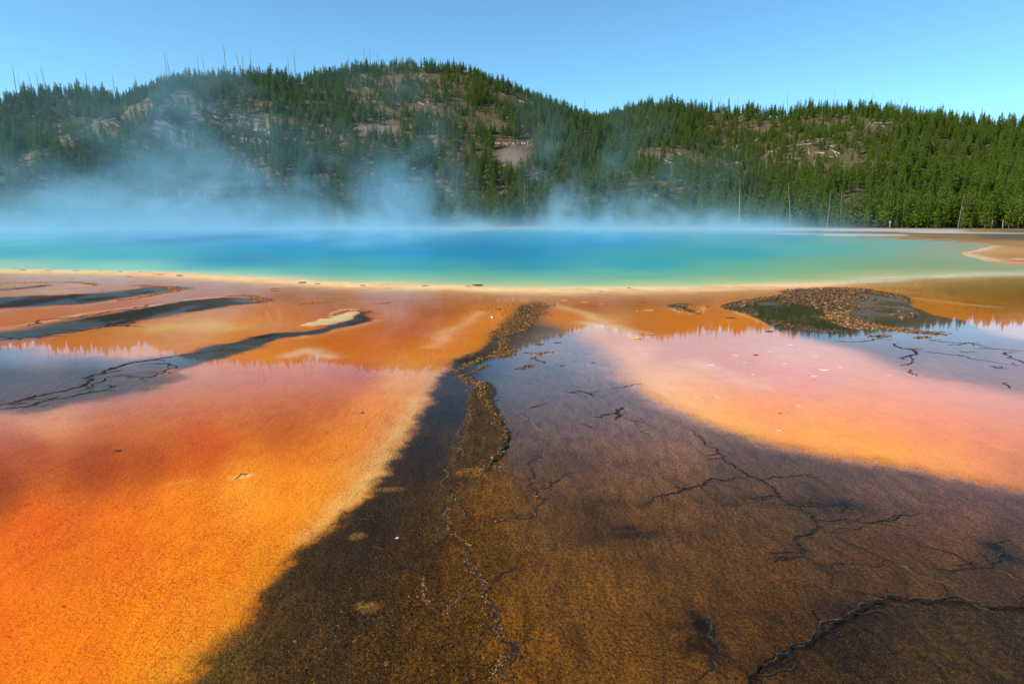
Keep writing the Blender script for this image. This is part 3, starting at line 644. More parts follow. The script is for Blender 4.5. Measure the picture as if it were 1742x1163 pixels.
bare = [(150,215,70,14),(215,188,50,12),(300,160,34,14),(100,240,45,12),(30,152,25,6),(55,270,40,10),(640,222,42,12),(700,134,55,8),(860,262,40,20),(985,196,22,7),
        (1450,210,65,9),(1515,212,30,8),(1115,268,38,14),(1200,297,70,7),(1450,283,45,12),(1520,290,30,10),(1400,245,25,6),(300,225,50,12),(430,215,55,10),(790,268,30,9),(1560,298,16,8),(890,178,30,8),(840,205,25,12)]
thin = [(730,170,160,75,.58),(260,200,120,60,.5),(1330,245,220,58,.52),(430,205,90,55,.5),(850,195,70,45,.5),(980,200,60,14,.15),(1180,270,110,32,.26),(1450,280,90,28,.28),(30,160,60,14,.25),(600,260,120,40,.35),(1500,215,60,20,.2)]
N = 52000
a = rng.uniform(math.radians(-44), math.radians(44), N); r2 = np.sqrt(rng.uniform(172**2, 520**2, N))
tx, ty = r2*np.sin(a), r2*np.cos(a); tz = bench(tx, ty, hill_h(tx, ty))
tpx, tpy = proj(tx, ty, tz)
dens = 0.62+0*tpx
for (x, y, rx, ry, dv) in thin: dens = np.minimum(dens, dv+(1-dv)*(1-np.exp(-(((tpx-x)/rx)**2+((tpy-y)/ry)**2)**2)))
dens *= 0.55+0.9*fbm(tx*.05, ty*.05, 3)
dens *= 1-0.90*blob(tpx, tpy, bare)
dens *= np.where(r2 < 215, 1.3, 1.0)*np.where(tpx > 1500, 1.3, 1.0)
dens *= np.where(r2 < 215, .70, .60)
azj = np.clip(((np.arctan2(tx, ty)-ha[0])/(ha[1]-ha[0])).astype(int), 0, len(ha)-1)
skyl = ((HZ-CAM_H)/HR.ravel()).reshape(HR.shape).max(0)[azj]; under = (skyl-(tz-CAM_H)/r2)*1161
dens = np.where(under < 9, np.maximum(dens, .42), dens)
keep = rng.random(N) < dens
keep &= ~((np.abs(tx-ox) < 9) & (np.abs(ty-oy) < 5.5))
# only ground that can be seen or stands just behind a crest
az_i = np.clip(((np.arctan2(tx, ty)-ha[0])/(ha[1]-ha[0])).astype(int), 0, len(ha)-1)
EL = ((HZ-CAM_H)/HR.ravel()).reshape(HR.shape); cummax = np.maximum.accumulate(EL, 0)
ri = np.clip(np.searchsorted(hr, r2)-1, 0, len(hr)-1)
vis = (tz+7-CAM_H)/r2 > cummax[ri, az_i]
keep &= vis
# keep sight of people on the bench
keep &= ~((np.abs(tpx-873) < 32) & (tpy > 238) & (tpy < 290) & (r2 > 262) & (r2 < 300))
tx, ty, tz, r2, tpx, tpy = [q[keep] for q in (tx, ty, tz, r2, tpx, tpy)]
n = len(tx)
ht = rng.normal(6.4, 1.4, n).clip(2.6, 10.5)*(0.82+0.36*fbm(tx*.03+7, ty*.03, 2))
ht *= np.where(rng.random(n) < .18, .55, 1.0)
ht = np.where(blob(tpx, tpy, [(750,160,160,60),(1330,250,200,50)]) > .4, ht*.74, ht)
kd = rng.integers(0, 6, n); rot = rng.uniform(0, 6.28, n); fat = rng.uniform(.72, 1.1, n)*np.where(r2 < 230, 1.1, 1.0)
order = np.argsort(-(ht/r2)*((tpx > -10) & (tpx < 1752)))
ind = order[:290]; rest = order[290:]
print('TREES', n)
for i in ind:
    root = bpy.data.objects.new('pine_tree', None); COL.objects.link(root); root.empty_display_size = .5
    root.location = (tx[i], ty[i], tz[i]-.1); root.rotation_euler = (rng.normal(0, .02), rng.normal(0, .02), rot[i]); h = ht[i]; root.scale = (h*fat[i], h*fat[i], h)
    root['category'] = 'tree'
    if tpx[i] > 1500: lb = 'green young pine in the dense forest edge on the far right shore'; gp = 'pines at the far right shore edge'
    elif tpx[i] > 1080: lb = 'green young pine in the forest edge behind the right end of the blue pool'; gp = 'pines behind the right end of the pool'
    elif tpx[i] > 700: lb = 'young pine seen through steam behind the middle of the blue pool'; gp = 'pines behind the middle of the pool'
    elif tpx[i] > 300: lb = 'young pine at the foot of the central hill veiled by thick steam'; gp = 'pines at the foot of the central hill'
    else: lb = 'young pine at the foot of the left slope veiled by drifting steam'; gp = 'pines at the foot of the left slope'
    root['label'] = lb; root['group'] = gp
    c = bpy.data.objects.new('crown', crowns[kd[i]]); COL.objects.link(c); c.parent = root
    t = bpy.data.objects.new('trunk', trunk_me); COL.objects.link(t); t.parent = root
# the rest of the wood, one object
me = bpy.data.meshes.new('forest'); me.vertices.add(len(rest))
me.vertices.foreach_set('co', np.stack([tx[rest], ty[rest], tz[rest]-.1], 1).astype(np.float32).ravel())
a_ = me.attributes.new('kind_i', 'INT', 'POINT'); a_.data.foreach_set('value', kd[rest].astype(np.int32))
a_ = me.attributes.new('turn', 'FLOAT_VECTOR', 'POINT'); a_.data.foreach_set('vector', np.stack([rng.normal(0, .03, len(rest)), rng.normal(0, .03, len(rest)), rot[rest]], 1).astype(np.float32).ravel())
a_ = me.attributes.new('size', 'FLOAT_VECTOR', 'POINT'); a_.data.foreach_set('vector', np.stack([ht[rest]*fat[rest], ht[rest]*fat[rest], ht[rest]], 1).astype(np.float32).ravel())
forest = link('pine_forest', me, None, None, kind='stuff', label='dense young pine forest covering the hills beyond the pool', category='forest')
g = bpy.data.node_groups.new('forest', 'GeometryNodeTree')
g.interface.new_socket('Geometry', in_out='INPUT', socket_type='NodeSocketGeometry'); g.interface.new_socket('Geometry', in_out='OUTPUT', socket_type='NodeSocketGeometry')
gi = g.nodes.new('NodeGroupInput'); go = g.nodes.new('NodeGroupOutput')
ci = g.nodes.new('GeometryNodeCollectionInfo'); ci.inputs['Collection'].default_value = protos; ci.inputs['Separate Children'].default_value = True; ci.inputs['Reset Children'].default_value = True
ip = g.nodes.new('GeometryNodeInstanceOnPoints'); ip.inputs['Pick Instance'].default_value = True
def na(nm, ty_):
    x = g.nodes.new('GeometryNodeInputNamedAttribute'); x.data_type = ty_; x.inputs[0].default_value = nm
    return [o for o in x.outputs if o.enabled and o.name == 'Attribute'][0]
g.links.new(gi.outputs[0], ip.inputs['Points']); g.links.new(ci.outputs[0], ip.inputs['Instance'])
g.links.new(na('kind_i', 'INT'), ip.inputs['Instance Index']); g.links.new(na('turn', 'FLOAT_VECTOR'), ip.inputs['Rotation']); g.links.new(na('size', 'FLOAT_VECTOR'), ip.inputs['Scale'])
g.links.new(ip.outputs[0], go.inputs[0])
md = forest.modifiers.new('forest', 'NODES'); md.node_group = g

# ------------------------------------------------------------------ SNAGS (standing dead trunks)
def snag_mesh(seed, stubs=9):
    r_ = random.Random(seed); bx = [0, 0, 0, 0, 0]
    path = [(0, 0, -.05), (r_.uniform(-.006, .006), 0, .25), (r_.uniform(-.01, .01), r_.uniform(-.01, .01), .5), (r_.uniform(-.012, .012), 0, .78), (0, 0, 1)]
    V, Fc = tube(path, [.016, .0135, .011, .0075, .003], 6)
    for i in range(stubs):
        z = r_.uniform(.35, .95); a = r_.uniform(0, 6.28); L_ = r_.uniform(.02, .06); k = len(V); dx, dy = math.cos(a), math.sin(a); e = .003
        V += [(0, 0, z-e), (-dy*e, dx*e, z+e), (dy*e, -dx*e, z+e), (dx*L_, dy*L_, z+r_.uniform(-.02, .02))]
        Fc += [(k, k+1, k+3, k), (k+1, k+2, k+3, k+1), (k+2, k, k+3, k+2)]
    V2 = V; tri = []
    me = bpy.data.meshes.new('snag'); me.from_pydata(V, [], [tuple(dict.fromkeys(f)) for f in Fc]); me.materials.append(M_snag); me.update(); return me
snags = [snag_mesh(i) for i in range(5)]
# (top x, top y, base x, base y)
SK = [(21,112,29,150),(30,128,36,148),(48,123,56,143),(61,121,62,136),(69,113,76,140),(145,118,147,132),(190,124,192,138),(228,127,229,148),(279,87,286,140),(283,92,293,138),(335,94,341,125),(343,94,347,116),(380,76,387,108),(400,86,412,126),(413,90,414,118),(425,86,426,122),(428,103,430,122),(489,93,491,110),(500,85,502,128),(592,90,594,108),
 (618,81,620,100),(628,82,630,100),(642,88,646,112),(802,108,804,122),(815,111,816,126),(868,148,869,162),(896,150,897,176),(995,165,996,196),(1048,170,1049,192),(1060,172,1061,190),
 (1212,158,1213,178),(1226,160,1227,178),(1256,160,1257,177),(1339,156,1340,176),(1421,152,1420,172),(1485,154,1486,182),(1523,168,1524,190),(1535,162,1533,194),(1545,168,1544,194),(1587,172,1588,196),(1574,176,1573,196),(1673,178,1670,206),(1706,190,1704,210),(1718,186,1716,210)]
def ridge_hit(px, py):
    """where the ray first meets the hillside, else the crest of that column"""
    u = (px-871)/F; azv = math.atan2(u, cp+sp*(581.5-py)/F)
    j = int(np.clip(round((azv-ha[0])/(ha[1]-ha[0])), 0, len(ha)-1)); v = (581.5-py)/F
    el = (-sp+v*cp)/math.hypot(u, cp+v*sp)
    c = cummax[:, j]; k = int(np.argmax(c >= el)) if (c >= el).any() else int(np.argmax(c))
    X, Y = hr[k]*math.sin(ha[j]), hr[k]*math.cos(ha[j]); Z = HZ.reshape(HR.shape)[k, j]
    return X, Y, Z, hr[k]
def stand(top, foot, name, me, label, cat, group, wide=1.0):
    d = Vector(top)-Vector(foot); h = d.length
    o = link(name, me, None, None, label=label, category=cat)
    if group: o['group'] = group
    o.location = foot; o.rotation_euler = d.to_track_quat('Z', 'Y').to_euler(); o.scale = (h*wide, h*wide, h); return o
for i, (x0, y0, x1, y1) in enumerate(SK):
    X, Y, Z, D = ridge_hit(x1, y1); T = far_pt(x0, y0, D)
    zone = 'left hill' if x1 < 250 else 'central hill shoulder' if x1 < 520 else 'central hill top' if x1 < 860 else 'saddle between the hills' if x1 < 1100 else 'right hill'
    ln = 'leaning' if abs(x0-x1) > 4 else 'upright'
    mates = sorted(q[2] for q in SK if ('left hill' if q[2] < 250 else 'central hill shoulder' if q[2] < 520 else 'central hill top' if q[2] < 860 else 'saddle between the hills' if q[2] < 1100 else 'right hill') == zone)
    k_ = mates.index(x1); nth = ['leftmost', 'second from left', 'third from left', 'fourth from left', 'fifth from left', 'sixth from left', 'seventh from left', 'eighth from left', 'ninth from left', 'tenth from left', 'eleventh from left', 'twelfth from left', 'thirteenth from left', 'fourteenth from left', 'fifteenth from left'][min(k_, 14)]
    stand(T, (X, Y, Z), 'dead_tree', snags[i % 5], f'bare {ln} trunk, {nth} on {zone} skyline', 'dead tree', f'dead trunks on the skyline of the {zone}', .95)
SHORE = [((1259,300),(1258,386),'tall pale bare trunk at the shoreline left of the pool\'s far right end'),((1341,312),(1345,389),'pale bare trunk at the waterline, second from the left of the shore snags'),((1414,322),(1408,372),'leaning grey bare trunk just left of the brown broken trunk'),
         ((1432,322),(1430,384),'brown broken bare trunk rising from the right shore'),((1640,330),(1630,381),'thin leaning grey trunk before the dense forest at far right'),((892,300),(892,364),'bare trunk standing in steam below the viewing terrace'),((1548,150+180),(1546,372),'short thin grey trunk half hidden in the dense forest')]
for i, (t_, b_, lb) in enumerate(SHORE):
    D = 168+2*i if i not in (5,) else 190
    T = far_pt(*t_, D); B = far_pt(*b_, D); z = hill_z(B[0], B[1])
    o = stand(T, (B[0], B[1], z), 'dead_tree', snags[i % 5], lb, 'dead tree', None, .8)

# ------------------------------------------------------------------ FALLEN LOGS
V, Fc = tube([(0, 0, 0), (.004, 0, .4), (-.003, .004, .75), (0, 0, 1)], [.020, .017, .013, .006], 6)
log_me = mesh_np('log', V, Fc, True); log_me.materials.append(M_log)
def log(X, Y, ang, Ln, label, group):
    Ln *= .8
    z0 = hill_z(X, Y); X2, Y2 = X+math.cos(ang)*Ln, Y+math.sin(ang)*Ln; z1 = hill_z(X2, Y2)
    o = stand((X2, Y2, z1+.35), (X, Y, z0+.35), 'fallen_log', log_me, label, 'log', group, 1.0); o.scale.x = o.scale.y = 11.0*random.uniform(.45, .9)
LZ = [((640,130,180,60),'central hill top and right flank',75),((410,210,60,50),'central hill\'s lower left face',40),((250,200,110,45),'left spur',30),((1320,250,200,45),'bare middle of the right hill',62),((1470,205,60,12),'bald knoll on the right hill',16),((120,200,100,50),'left slope',12),((870,175,40,30),'slope above the viewing terrace',14),((1110,270,40,18),'pale bank at the right hill\'s foot',8)]
for (cx, cy, rx, ry), nm, cnt in LZ:
    for q in range(cnt):
        px, py_ = random.gauss(cx, rx*.55), random.gauss(cy, ry*.6); X, Y, Z, D = ridge_hit(px, max(py_, 100))
        if D > 460 or D < 200: continue
        e = 3.0; gx = hill_z(X+e, Y)-hill_z(X-e, Y); gy = hill_z(X, Y+e)-hill_z(X, Y-e)
        ang = math.atan2(gy, gx)+random.gauss(0.5, .7)
        log(X, Y, ang, random.uniform(3.5, 9.5), f'bleached fallen log lying on the {nm}', f'fallen logs on the {nm}')

# ------------------------------------------------------------------ VIEWING TERRACE AND PEOPLE
M_gravel = simple('terrace_gravel', (.34, .30, .27), .95, .2, 2)
M_post = simple('rail_wood', (.12, .085, .06), .8, .2, 4)
def box_mesh(name, x0, x1, y0, y1, z0, z1, mat):
    V = [(x, y, z) for z in (z0, z1) for y in (y0, y1) for x in (x0, x1)]
    Fc = [(0, 2, 3, 1), (4, 5, 7, 6), (0, 1, 5, 4), (2, 6, 7, 3), (0, 4, 6, 2), (1, 3, 7, 5)]
    me = bpy.data.meshes.new(name); me.from_pydata(V, [], Fc); me.materials.append(mat); me.update(); return me
terr = bpy.data.objects.new('viewing_terrace', None); COL.objects.link(terr); terr.location = (ox, oy-3.2, oz)
terr['label'] = 'gravel viewing terrace with dark low rail on the hillside above the pool'; terr['category'] = 'terrace'
link('platform', box_mesh('platform', -7.2, 7.2, -.6, 6.5, -1.6, .06, M_gravel), terr)
link('rail', box_mesh('rail', -7.0, 7.0, -.55, -.45, .85, .98, M_post), terr)
link('rail', box_mesh('rail', -7.0, 7.0, -.53, -.47, .45, .55, M_post), terr)
pm = box_mesh('post', -.07, .07, -.57, -.43, .06, 1.05, M_post)
for i in range(8): p = link('post', pm, terr); p.location = (-7+2*i, -.001*i, 0)

def human_mesh(pose):
    """skinned skeleton, one continuous body"""
    aL = {'down': ((-.30, .02, 1.12), (-.33, -.04, .86)), 'up': ((-.32, -.10, 1.14), (-.14, -.26, 1.42)), 'hip': ((-.36, .10, 1.14), (-.2, -.02, 1.0))}[pose]
    V = [(0, 0, .95), (0, 0, 1.15), (0, 0, 1.38), (0, 0, 1.50), (0, -.01, 1.62), (0, -.01, 1.72),
         (-.19, 0, 1.40), aL[0], aL[1], (.19, 0, 1.40), (.30, .02, 1.12), (.30, -.06, .86),
         (-.10, 0, .88), (-.11, -.02, .48), (-.12, .02, .08), (-.12, -.12, .04), (.10, 0, .88), (.12, -.03, .48), (.13, .02, .08), (.13, -.12, .04)]
    E = [(0, 1), (1, 2), (2, 3), (3, 4), (4, 5), (2, 6), (6, 7), (7, 8), (2, 9), (9, 10), (10, 11), (0, 12), (12, 13), (13, 14), (14, 15), (0, 16), (16, 17), (17, 18), (18, 19)]
    Rr = [.15, .14, .16, .06, .10, .08, .075, .05, .035, .075, .05, .035, .10, .065, .045, .04, .10, .065, .045, .04]
    me = bpy.data.meshes.new('person'); me.from_pydata(V, E, []); o = bpy.data.objects.new('tmp', me); COL.objects.link(o)
    m = o.modifiers.new('s', 'SKIN'); sv = me.skin_vertices[0].data
    for i, q in enumerate(Rr): sv[i].radius = (q, q*.85)
    sv[0].use_root = True; o.modifiers.new('u', 'SUBSURF').levels = 1
    dg = bpy.context.evaluated_depsgraph_get(); r_ = bpy.data.meshes.new_from_object(o.evaluated_get(dg)); bpy.data.objects.remove(o); return r_
pal = {'white': (.75, .75, .75), 'red': (.6, .04, .03), 'orange': (.7, .22, .04), 'blue': (.06, .12, .4), 'pink': (.75, .25, .4), 'grey': (.3, .3, .32), 'teal': (.05, .25, .28), 'black': (.03, .03, .035), 'magenta': (.6, .08, .4), 'light blue': (.35, .5, .75), 'tan': (.45, .3, .18)}
PM = {k_: simple('cloth_'+k_.replace(' ', '_'), c, .8, .1) for k_, c in pal.items()}
M_skin = simple('skin', (.45, .24, .15), .6, .05); M_hair = simple('hair', (.05, .03, .02), .7, .1)
bodies = {p: human_mesh(p) for p in ('down', 'up', 'hip')}
def person(loc, shirt, trousers, pose, label, rz=0, s=1.0, group=None):
    me = bodies[pose].copy(); me.materials.clear()
    for m_ in (M_skin, PM[shirt], PM[trousers], M_hair): me.materials.append(m_)
    for p in me.polygons:
        c = p.center; p.use_smooth = True
        p.material_index = 3 if (c.z > 1.66 or (c.z > 1.56 and c.y > .03)) else 0 if (c.z > 1.46 or (abs(c.x) > .26 and c.z < 1.1)) else 1 if c.z > .93 else 2
    o = link('person', me, None, None, label=label, category='person'); o.location = loc; o.rotation_euler = (0, 0, rz); o.scale = (s, s, s)
    if group: o['group'] = group
PP = [(849,'white','grey'),(852.5,'white','black'),(854.5,'red','blue'),(856,'orange','black'),(861,'orange','grey'),(863.5,'light blue','grey'),(866.5,'pink','white'),(870,'teal','black'),(873,'red','grey'),(876,'white','light blue'),(878,'blue','white'),(882.5,'red','black'),(890,'light blue','black'),(891.5,'tan','grey'),(894,'white','blue'),(898.5,'orange','grey')]
seen = {}
ords = ['leftmost', 'second', 'third', 'fourth', 'fifth', 'sixth', 'seventh', 'eighth', 'ninth', 'tenth', 'eleventh', 'twelfth', 'thirteenth', 'fourteenth', 'fifteenth', 'rightmost']
for i, (x, sh, tr_) in enumerate(PP):
    X = ox+(x-874)/F*300*1.03; Yp = oy-2.9+random.uniform(0, 1.1)
    person((X, Yp, oz+.06), sh, tr_, ('down', 'up', 'hip')[i % 3], f'person in {sh} top, {ords[i]} {"from the left " if 0 < i < 15 else ""}on the hillside viewing terrace', random.uniform(-.5, .5), random.uniform(.95, 1.05)*1.08, 'visitors on the viewing terrace')
for (x, sh, tr_, lb) in [(1688, 'magenta', 'black', 'person in a bright pink top walking along the far right shore'), (1706, 'tan', 'grey', 'person in tan clothes by the trees at the far right shore'), (1514, 'white', 'tan', 'small pale figure standing on the white far shore before the forest')]:
    B = far_pt(x, 383, 171); person((B[0], B[1], hill_z(B[0], B[1])), sh, tr_, 'down', lb, .8)

# ------------------------------------------------------------------ CRACKS AND MAT EDGES (pieces of the ground)
def jag(P, amp, lev=3):
    P = [np.array(p, float) for p in P]
    for _ in range(lev):
        Q = [P[0]]
        for a_, b_ in zip(P[:-1], P[1:]):
            d = b_-a_; l_ = np.hypot(*d); nrm = np.array([-d[1], d[0]])/(l_+1e-9)
            Q += [(a_+b_)/2+nrm*rng.normal(0, amp)*l_, b_]
        P = Q
    return np.array(P)
gz_grid = GZ.reshape(RR.shape)
def gz(x, y):
    r_ = math.hypot(x, y); i = int(np.clip(np.searchsorted(R, r_), 1, len(R)-1)); j = int(np.clip(np.searchsorted(az, math.atan2(x, y)), 1, len(az)-1))
    return float(max(gz_grid[i-1, j-1], gz_grid[i, j], gz_grid[i-1, j], gz_grid[i, j-1]))
def crack(pts, wd, mat, hgt=0.006, name='crack', amp=0.16, taper=True, branches=0, lev=3):
    P = jag([at(*p) for p in pts], amp, lev); n_ = len(P); V = []; Fc = []; mi = []
    def strip(P, wd, off=0):
        n_ = len(P); base = len(V)
        for i, p in enumerate(P):
            d = P[min(i+1, n_-1)]-P[max(i-1, 0)]; d = d/(np.hypot(*d)+1e-9); nn = np.array([-d[1], d[0]])
            t = i/(n_-1); tp = (min(1, 6*t+.15)*min(1, 4*(1-t)+.1)) if taper else 1
            ww = wd*tp*rng.uniform(.45, 1.5); z = gz(*p)
            hh = hgt*tp*rng.uniform(.5, 1.4)
            for (o_, zz) in ((-1, -.004), (-.8, .0008), (.5, .0008), (.8, hh), (1.3, -.003)):
                q = p+nn*o_*ww*rng.uniform(.75, 1.25); V.append((q[0], q[1], z+zz))
        for i in range(n_-1):
            for k in range(4): b = base+i*5+k; Fc.append((b, b+5, b+6, b+1)); mi.append(1 if k == 2 else 0)  # lip face towards the sun takes the gold, painted as if lit
    strip(P, wd)
    for _ in range(branches):
        i = rng.integers(2, n_-2); d = P[i+1]-P[i-1]; d = d/(np.hypot(*d)+1e-9); an = rng.choice([-1, 1])*rng.uniform(.4, 1.1)
        d = np.array([d[0]*math.cos(an)-d[1]*math.sin(an), d[0]*math.sin(an)+d[1]*math.cos(an)]); Lb = wd*rng.uniform(7, 18)
        strip(jag([P[i], P[i]+d*Lb*.5, P[i]+d*Lb+rng.normal(0, Lb*.15, 2)], .15, 2), wd*.45)
    me = mesh_np(name, V, Fc); me.materials.append(mat); me.materials.append(M_crackg if mat is M_crack else mat); me.polygons.foreach_set('material_index', np.array(mi, np.int32))
    return link(name, me, ground)
for pts, wd, mat, br in CRACKS:
    wd = wd*(1.15 if wd < .02 else .62)*(.7 if mat is not K else 1); crack(pts, wd, {K: M_crack, G: M_crackg, W_: M_crackp}[mat], hgt=.001+.17*wd, branches=int(br*1.3) if mat is K else br//2, amp=.14, lev=4 if len(pts) < 9 else 3)

# ------------------------------------------------------------------ RUBBLE (broken sinter crust)
def ico():
    t = (1+5**.5)/2
    V = np.array([(-1,t,0),(1,t,0),(-1,-t,0),(1,-t,0),(0,-1,t),(0,1,t),(0,-1,-t),(0,1,-t),(t,0,-1),(t,0,1),(-t,0,-1),(-t,0,1)], float); V /= np.linalg.norm(V[0])
    Fc = np.array([(0,11,5),(0,5,1),(0,1,7),(0,7,10),(0,10,11),(1,5,9),(5,11,4),(11,10,2),(10,7,6),(7,1,8),(3,9,4),(3,4,2),(3,2,6),(3,6,8),(3,8,9),(4,9,5),(2,4,11),(6,2,10),(8,6,7),(9,8,1)])
    return V, Fc
IV, IF = ico()
def rubble(name, P, sizes, cols, label, flat=.45):
    Vs = []; Fs = []; cl = []
    for i, ((x, y), s_) in enumerate(zip(P, sizes)):
        s_ = s_*min(1.0, max(.42, math.hypot(x, y)/11)) if sizes.max() > .01 else s_
        v = IV*(1+rng.normal(0, .22, (12, 1)))*np.array([rng.uniform(.7, 1.5), rng.uniform(.6, 1.1), flat*rng.uniform(.5, 1.4)])*s_
        a_ = rng.uniform(0, 6.28); c_, s2 = math.cos(a_), math.sin(a_); v = v@np.array([[c_, s2, 0], [-s2, c_, 0], [0, 0, 1]])
        if i % 37 == 0: v = v*np.array([2.3, 2.0, .9])
        v += (x, y, gz(x, y)+s_*flat*.25); Vs.append(v); Fs.append(IF+12*i); cl.append(np.repeat([cols[rng.integers(0, len(cols))]], 12, 0)*rng.uniform(.6, 1.2)*np.array([1.0, .82, .62]))
    me = mesh_np(name, np.vstack(Vs), np.vstack(Fs)); cattr(me, 'col_a', np.vstack(cl))
    return link(name, me, None, M_rub, kind='stuff', label=label)
k = NT('sinter_crust'); b = k.n('ShaderNodeBsdfPrincipled'); n_ = k.noise(k.pos(), 40, 3)
k.l(k.mix(1.0, k.attr('col_a').outputs['Color'], k_comb(k, k.rng(n_, .3, .7, .6, 1.4)), 'MULTIPLY'), b.inputs['Base Color']); b.inputs['Roughness'].default_value = .7; b.inputs['Specular IOR Level'].default_value = .15
k.l(k.bump(n_, .5, .02), b.inputs['Normal']); k.l(b.outputs[0], k.out.inputs[0]); M_rub = k.m
GOLD = [(.24,.11,.02),(.17,.08,.02),(.30,.15,.035),(.09,.05,.02),(.36,.22,.09),(.07,.045,.02),(.12,.06,.015)]
DARK = [(.06,.04,.022),(.085,.055,.035),(.045,.03,.02),(.13,.08,.045),(.22,.14,.08)]
PALE = [(.30,.17,.06),(.20,.10,.03),(.40,.27,.13),(.10,.06,.03),(.15,.08,.025),(.08,.05,.025)]
ORNG = [(.55,.20,.03),(.40,.14,.02),(.62,.28,.08),(.22,.09,.02)]
def along(pts, n_, wd0, wd1=None):
    n_ = int(n_*2.3)
    P = jag([at(*p) for p in pts], .10, 2); seg = np.hypot(*np.diff(P, axis=0).T); cum = np.concatenate([[0], np.cumsum(seg)])
    t = rng.uniform(0, 1, n_); s_ = t*cum[-1]; X = np.interp(s_, cum, P[:, 0]); Y = np.interp(s_, cum, P[:, 1]); wd1 = wd0 if wd1 is None else wd1
    ww = wd0+(wd1-wd0)*t; return np.stack([X+rng.normal(0, 1, n_)*ww, Y+rng.normal(0, 1, n_)*ww], 1)
def inpoly(pts, n_):
    n_ = int(n_*2.3)
    P = poly_world(pts); lo, hi = P.min(0), P.max(0); Q = rng.uniform(lo, hi, (n_*6, 2)); Q = Q[inside(P, Q[:, 0], Q[:, 1])]
    q = fbm(Q[:, 0]*1.6, Q[:, 1]*1.1, 4)+.12*fbm(Q[:, 0]*9, Q[:, 1]*9, 2); Q = Q[q > np.quantile(q, .45)]; return Q[:n_]
def rs(n_, a_, b_): return a_+(b_-a_)*rng.random(n_)**2.5
parts = [along([(922,517),(900,530),(882,545),(866,560),(852,572)], 1900, .24, .10), inpoly([(905,520),(935,518),(915,540),(900,560),(880,585),(850,575),(845,560),(870,540)], 1100), along([(848,570),(852,582),(862,592)], 220, .05),
         along([(866,590),(845,603),(815,612),(792,621),(776,634)], 420, .035), inpoly([(835,605),(862,592),(890,596),(892,603),(870,609),(845,610)], 420), along([(890,600),(915,601),(940,599)], 90, .02), along([(922,601),(906,610),(926,617)], 60, .018),
         along([(782,641),(798,650),(822,653),(812,664),(820,676)], 420, .045), along([(792,638),(812,630),(832,620)], 110, .02), along([(820,678),(838,700),(856,735),(862,758)], 300, .03), along([(848,772),(822,800),(800,812)], 260, .04), along([(900,622),(880,628),(905,620)], 60, .025)]
P = np.vstack(parts); rubble('crust_rubble', P, rs(len(P), .004, .021), GOLD, 'golden brown broken crust rubble along the ridge beside the black channel')
parts = [inpoly([(1262,514),(1300,508),(1335,500),(1352,492),(1400,489),(1480,491),(1530,502),(1562,520),(1560,540),(1465,548),(1430,545),(1405,530),(1370,521)], 3600), along([(1240,521),(1270,513),(1310,507),(1340,501),(1355,493),(1430,491)], 1000, .10)]
P = np.vstack(parts); rubble('crust_rubble', P, rs(len(P), .006, .040), DARK+PALE, 'dark brown lumpy crust covering the low island at right', .4)
parts = [along([(1412,538),(1457,549),(1503,557),(1549,564),(1597,566)], 1500, .14, .09), inpoly([(1400,530),(1440,535),(1470,550),(1520,562),(1450,560),(1415,548)], 900), along([(1480,572),(1498,573),(1510,570)], 70, .04), along([(1560,575),(1575,573)], 50, .04)]
P = np.vstack(parts); rubble('crust_rubble', P, rs(len(P), .006, .030), PALE, 'sunlit golden rubble spit reaching right from the dark island', .45)
parts = [along([(1315,545),(1340,552),(1365,558),(1400,563),(1440,566)], 700, .12), along([(1236,521),(1265,530),(1290,535)], 250, .08)]
P = np.vstack(parts); rubble('crust_rubble', P, rs(len(P), .006, .026), DARK, 'dark rubble fringe below the olive pool of the island', .4)
parts = [along([(232,485),(262,488),(292,489),(300,492),(284,497),(262,502),(235,507),(200,511)], 900, .10, .05), along([(385,503),(420,503),(440,506),(450,510),(438,514)], 500, .10), along([(0,482),(50,481),(100,480),(150,482),(162,485)], 260, .10), along([(520,518),(535,514),(552,515)], 140, .10),
         along([(560,537),(590,528),(625,530)], 160, .05), along([(822,527),(830,523),(845,524),(840,528),(825,529)], 120, .04), along([(1150,519),(1200,521),(1197,529),(1166,534),(1148,524)], 260, .04),
         along([(1350,492),(1430,489),(1500,491),(1560,498)], 500, .07), along([(640,517),(665,515)], 50, .08)]
P = np.vstack(parts); rubble('crust_rubble', P, rs(len(P), .005, .026), ORNG, 'orange crumbly mineral lips along the channel heads and mat edges', .4)
parts = [along([(785,830),(770,850),(757,880),(765,905),(792,920),(795,945),(805,975),(815,985),(828,995),(822,1010),(826,1025),(845,1055),(850,1075),(855,1090)], 420, .012), along([(790,903),(830,892),(860,883),(910,873),(912,845),(900,828)], 120, .006), along([(720,985),(722,1010),(735,1035),(760,1045)], 110, .010),
         along([(860,1115),(840,1140),(832,1170)], 90, .012), inpoly([(792,675),(838,675),(858,735),(858,762),(800,805),(772,800)], 260)]
P = np.vstack(parts); rubble('crust_rubble', P, rs(len(P), .002, .0085), GOLD+DARK[:3], 'fine golden crumbs lining the cracks of the crust towards the bottom edge', .4)
# scattered crumbs on the dark foreground mat
Q = inpoly([(560,1010),(700,900),(780,850),(860,900),(900,1100),(860,1200),(420,1200)], 900)
rubble('crust_crumbs', Q, rs(len(Q), .002, .007), DARK[:4]+GOLD[:2]+[(.03,.02,.01)]*3, 'tiny crumbs strewn over the dark crust at bottom centre', .5)

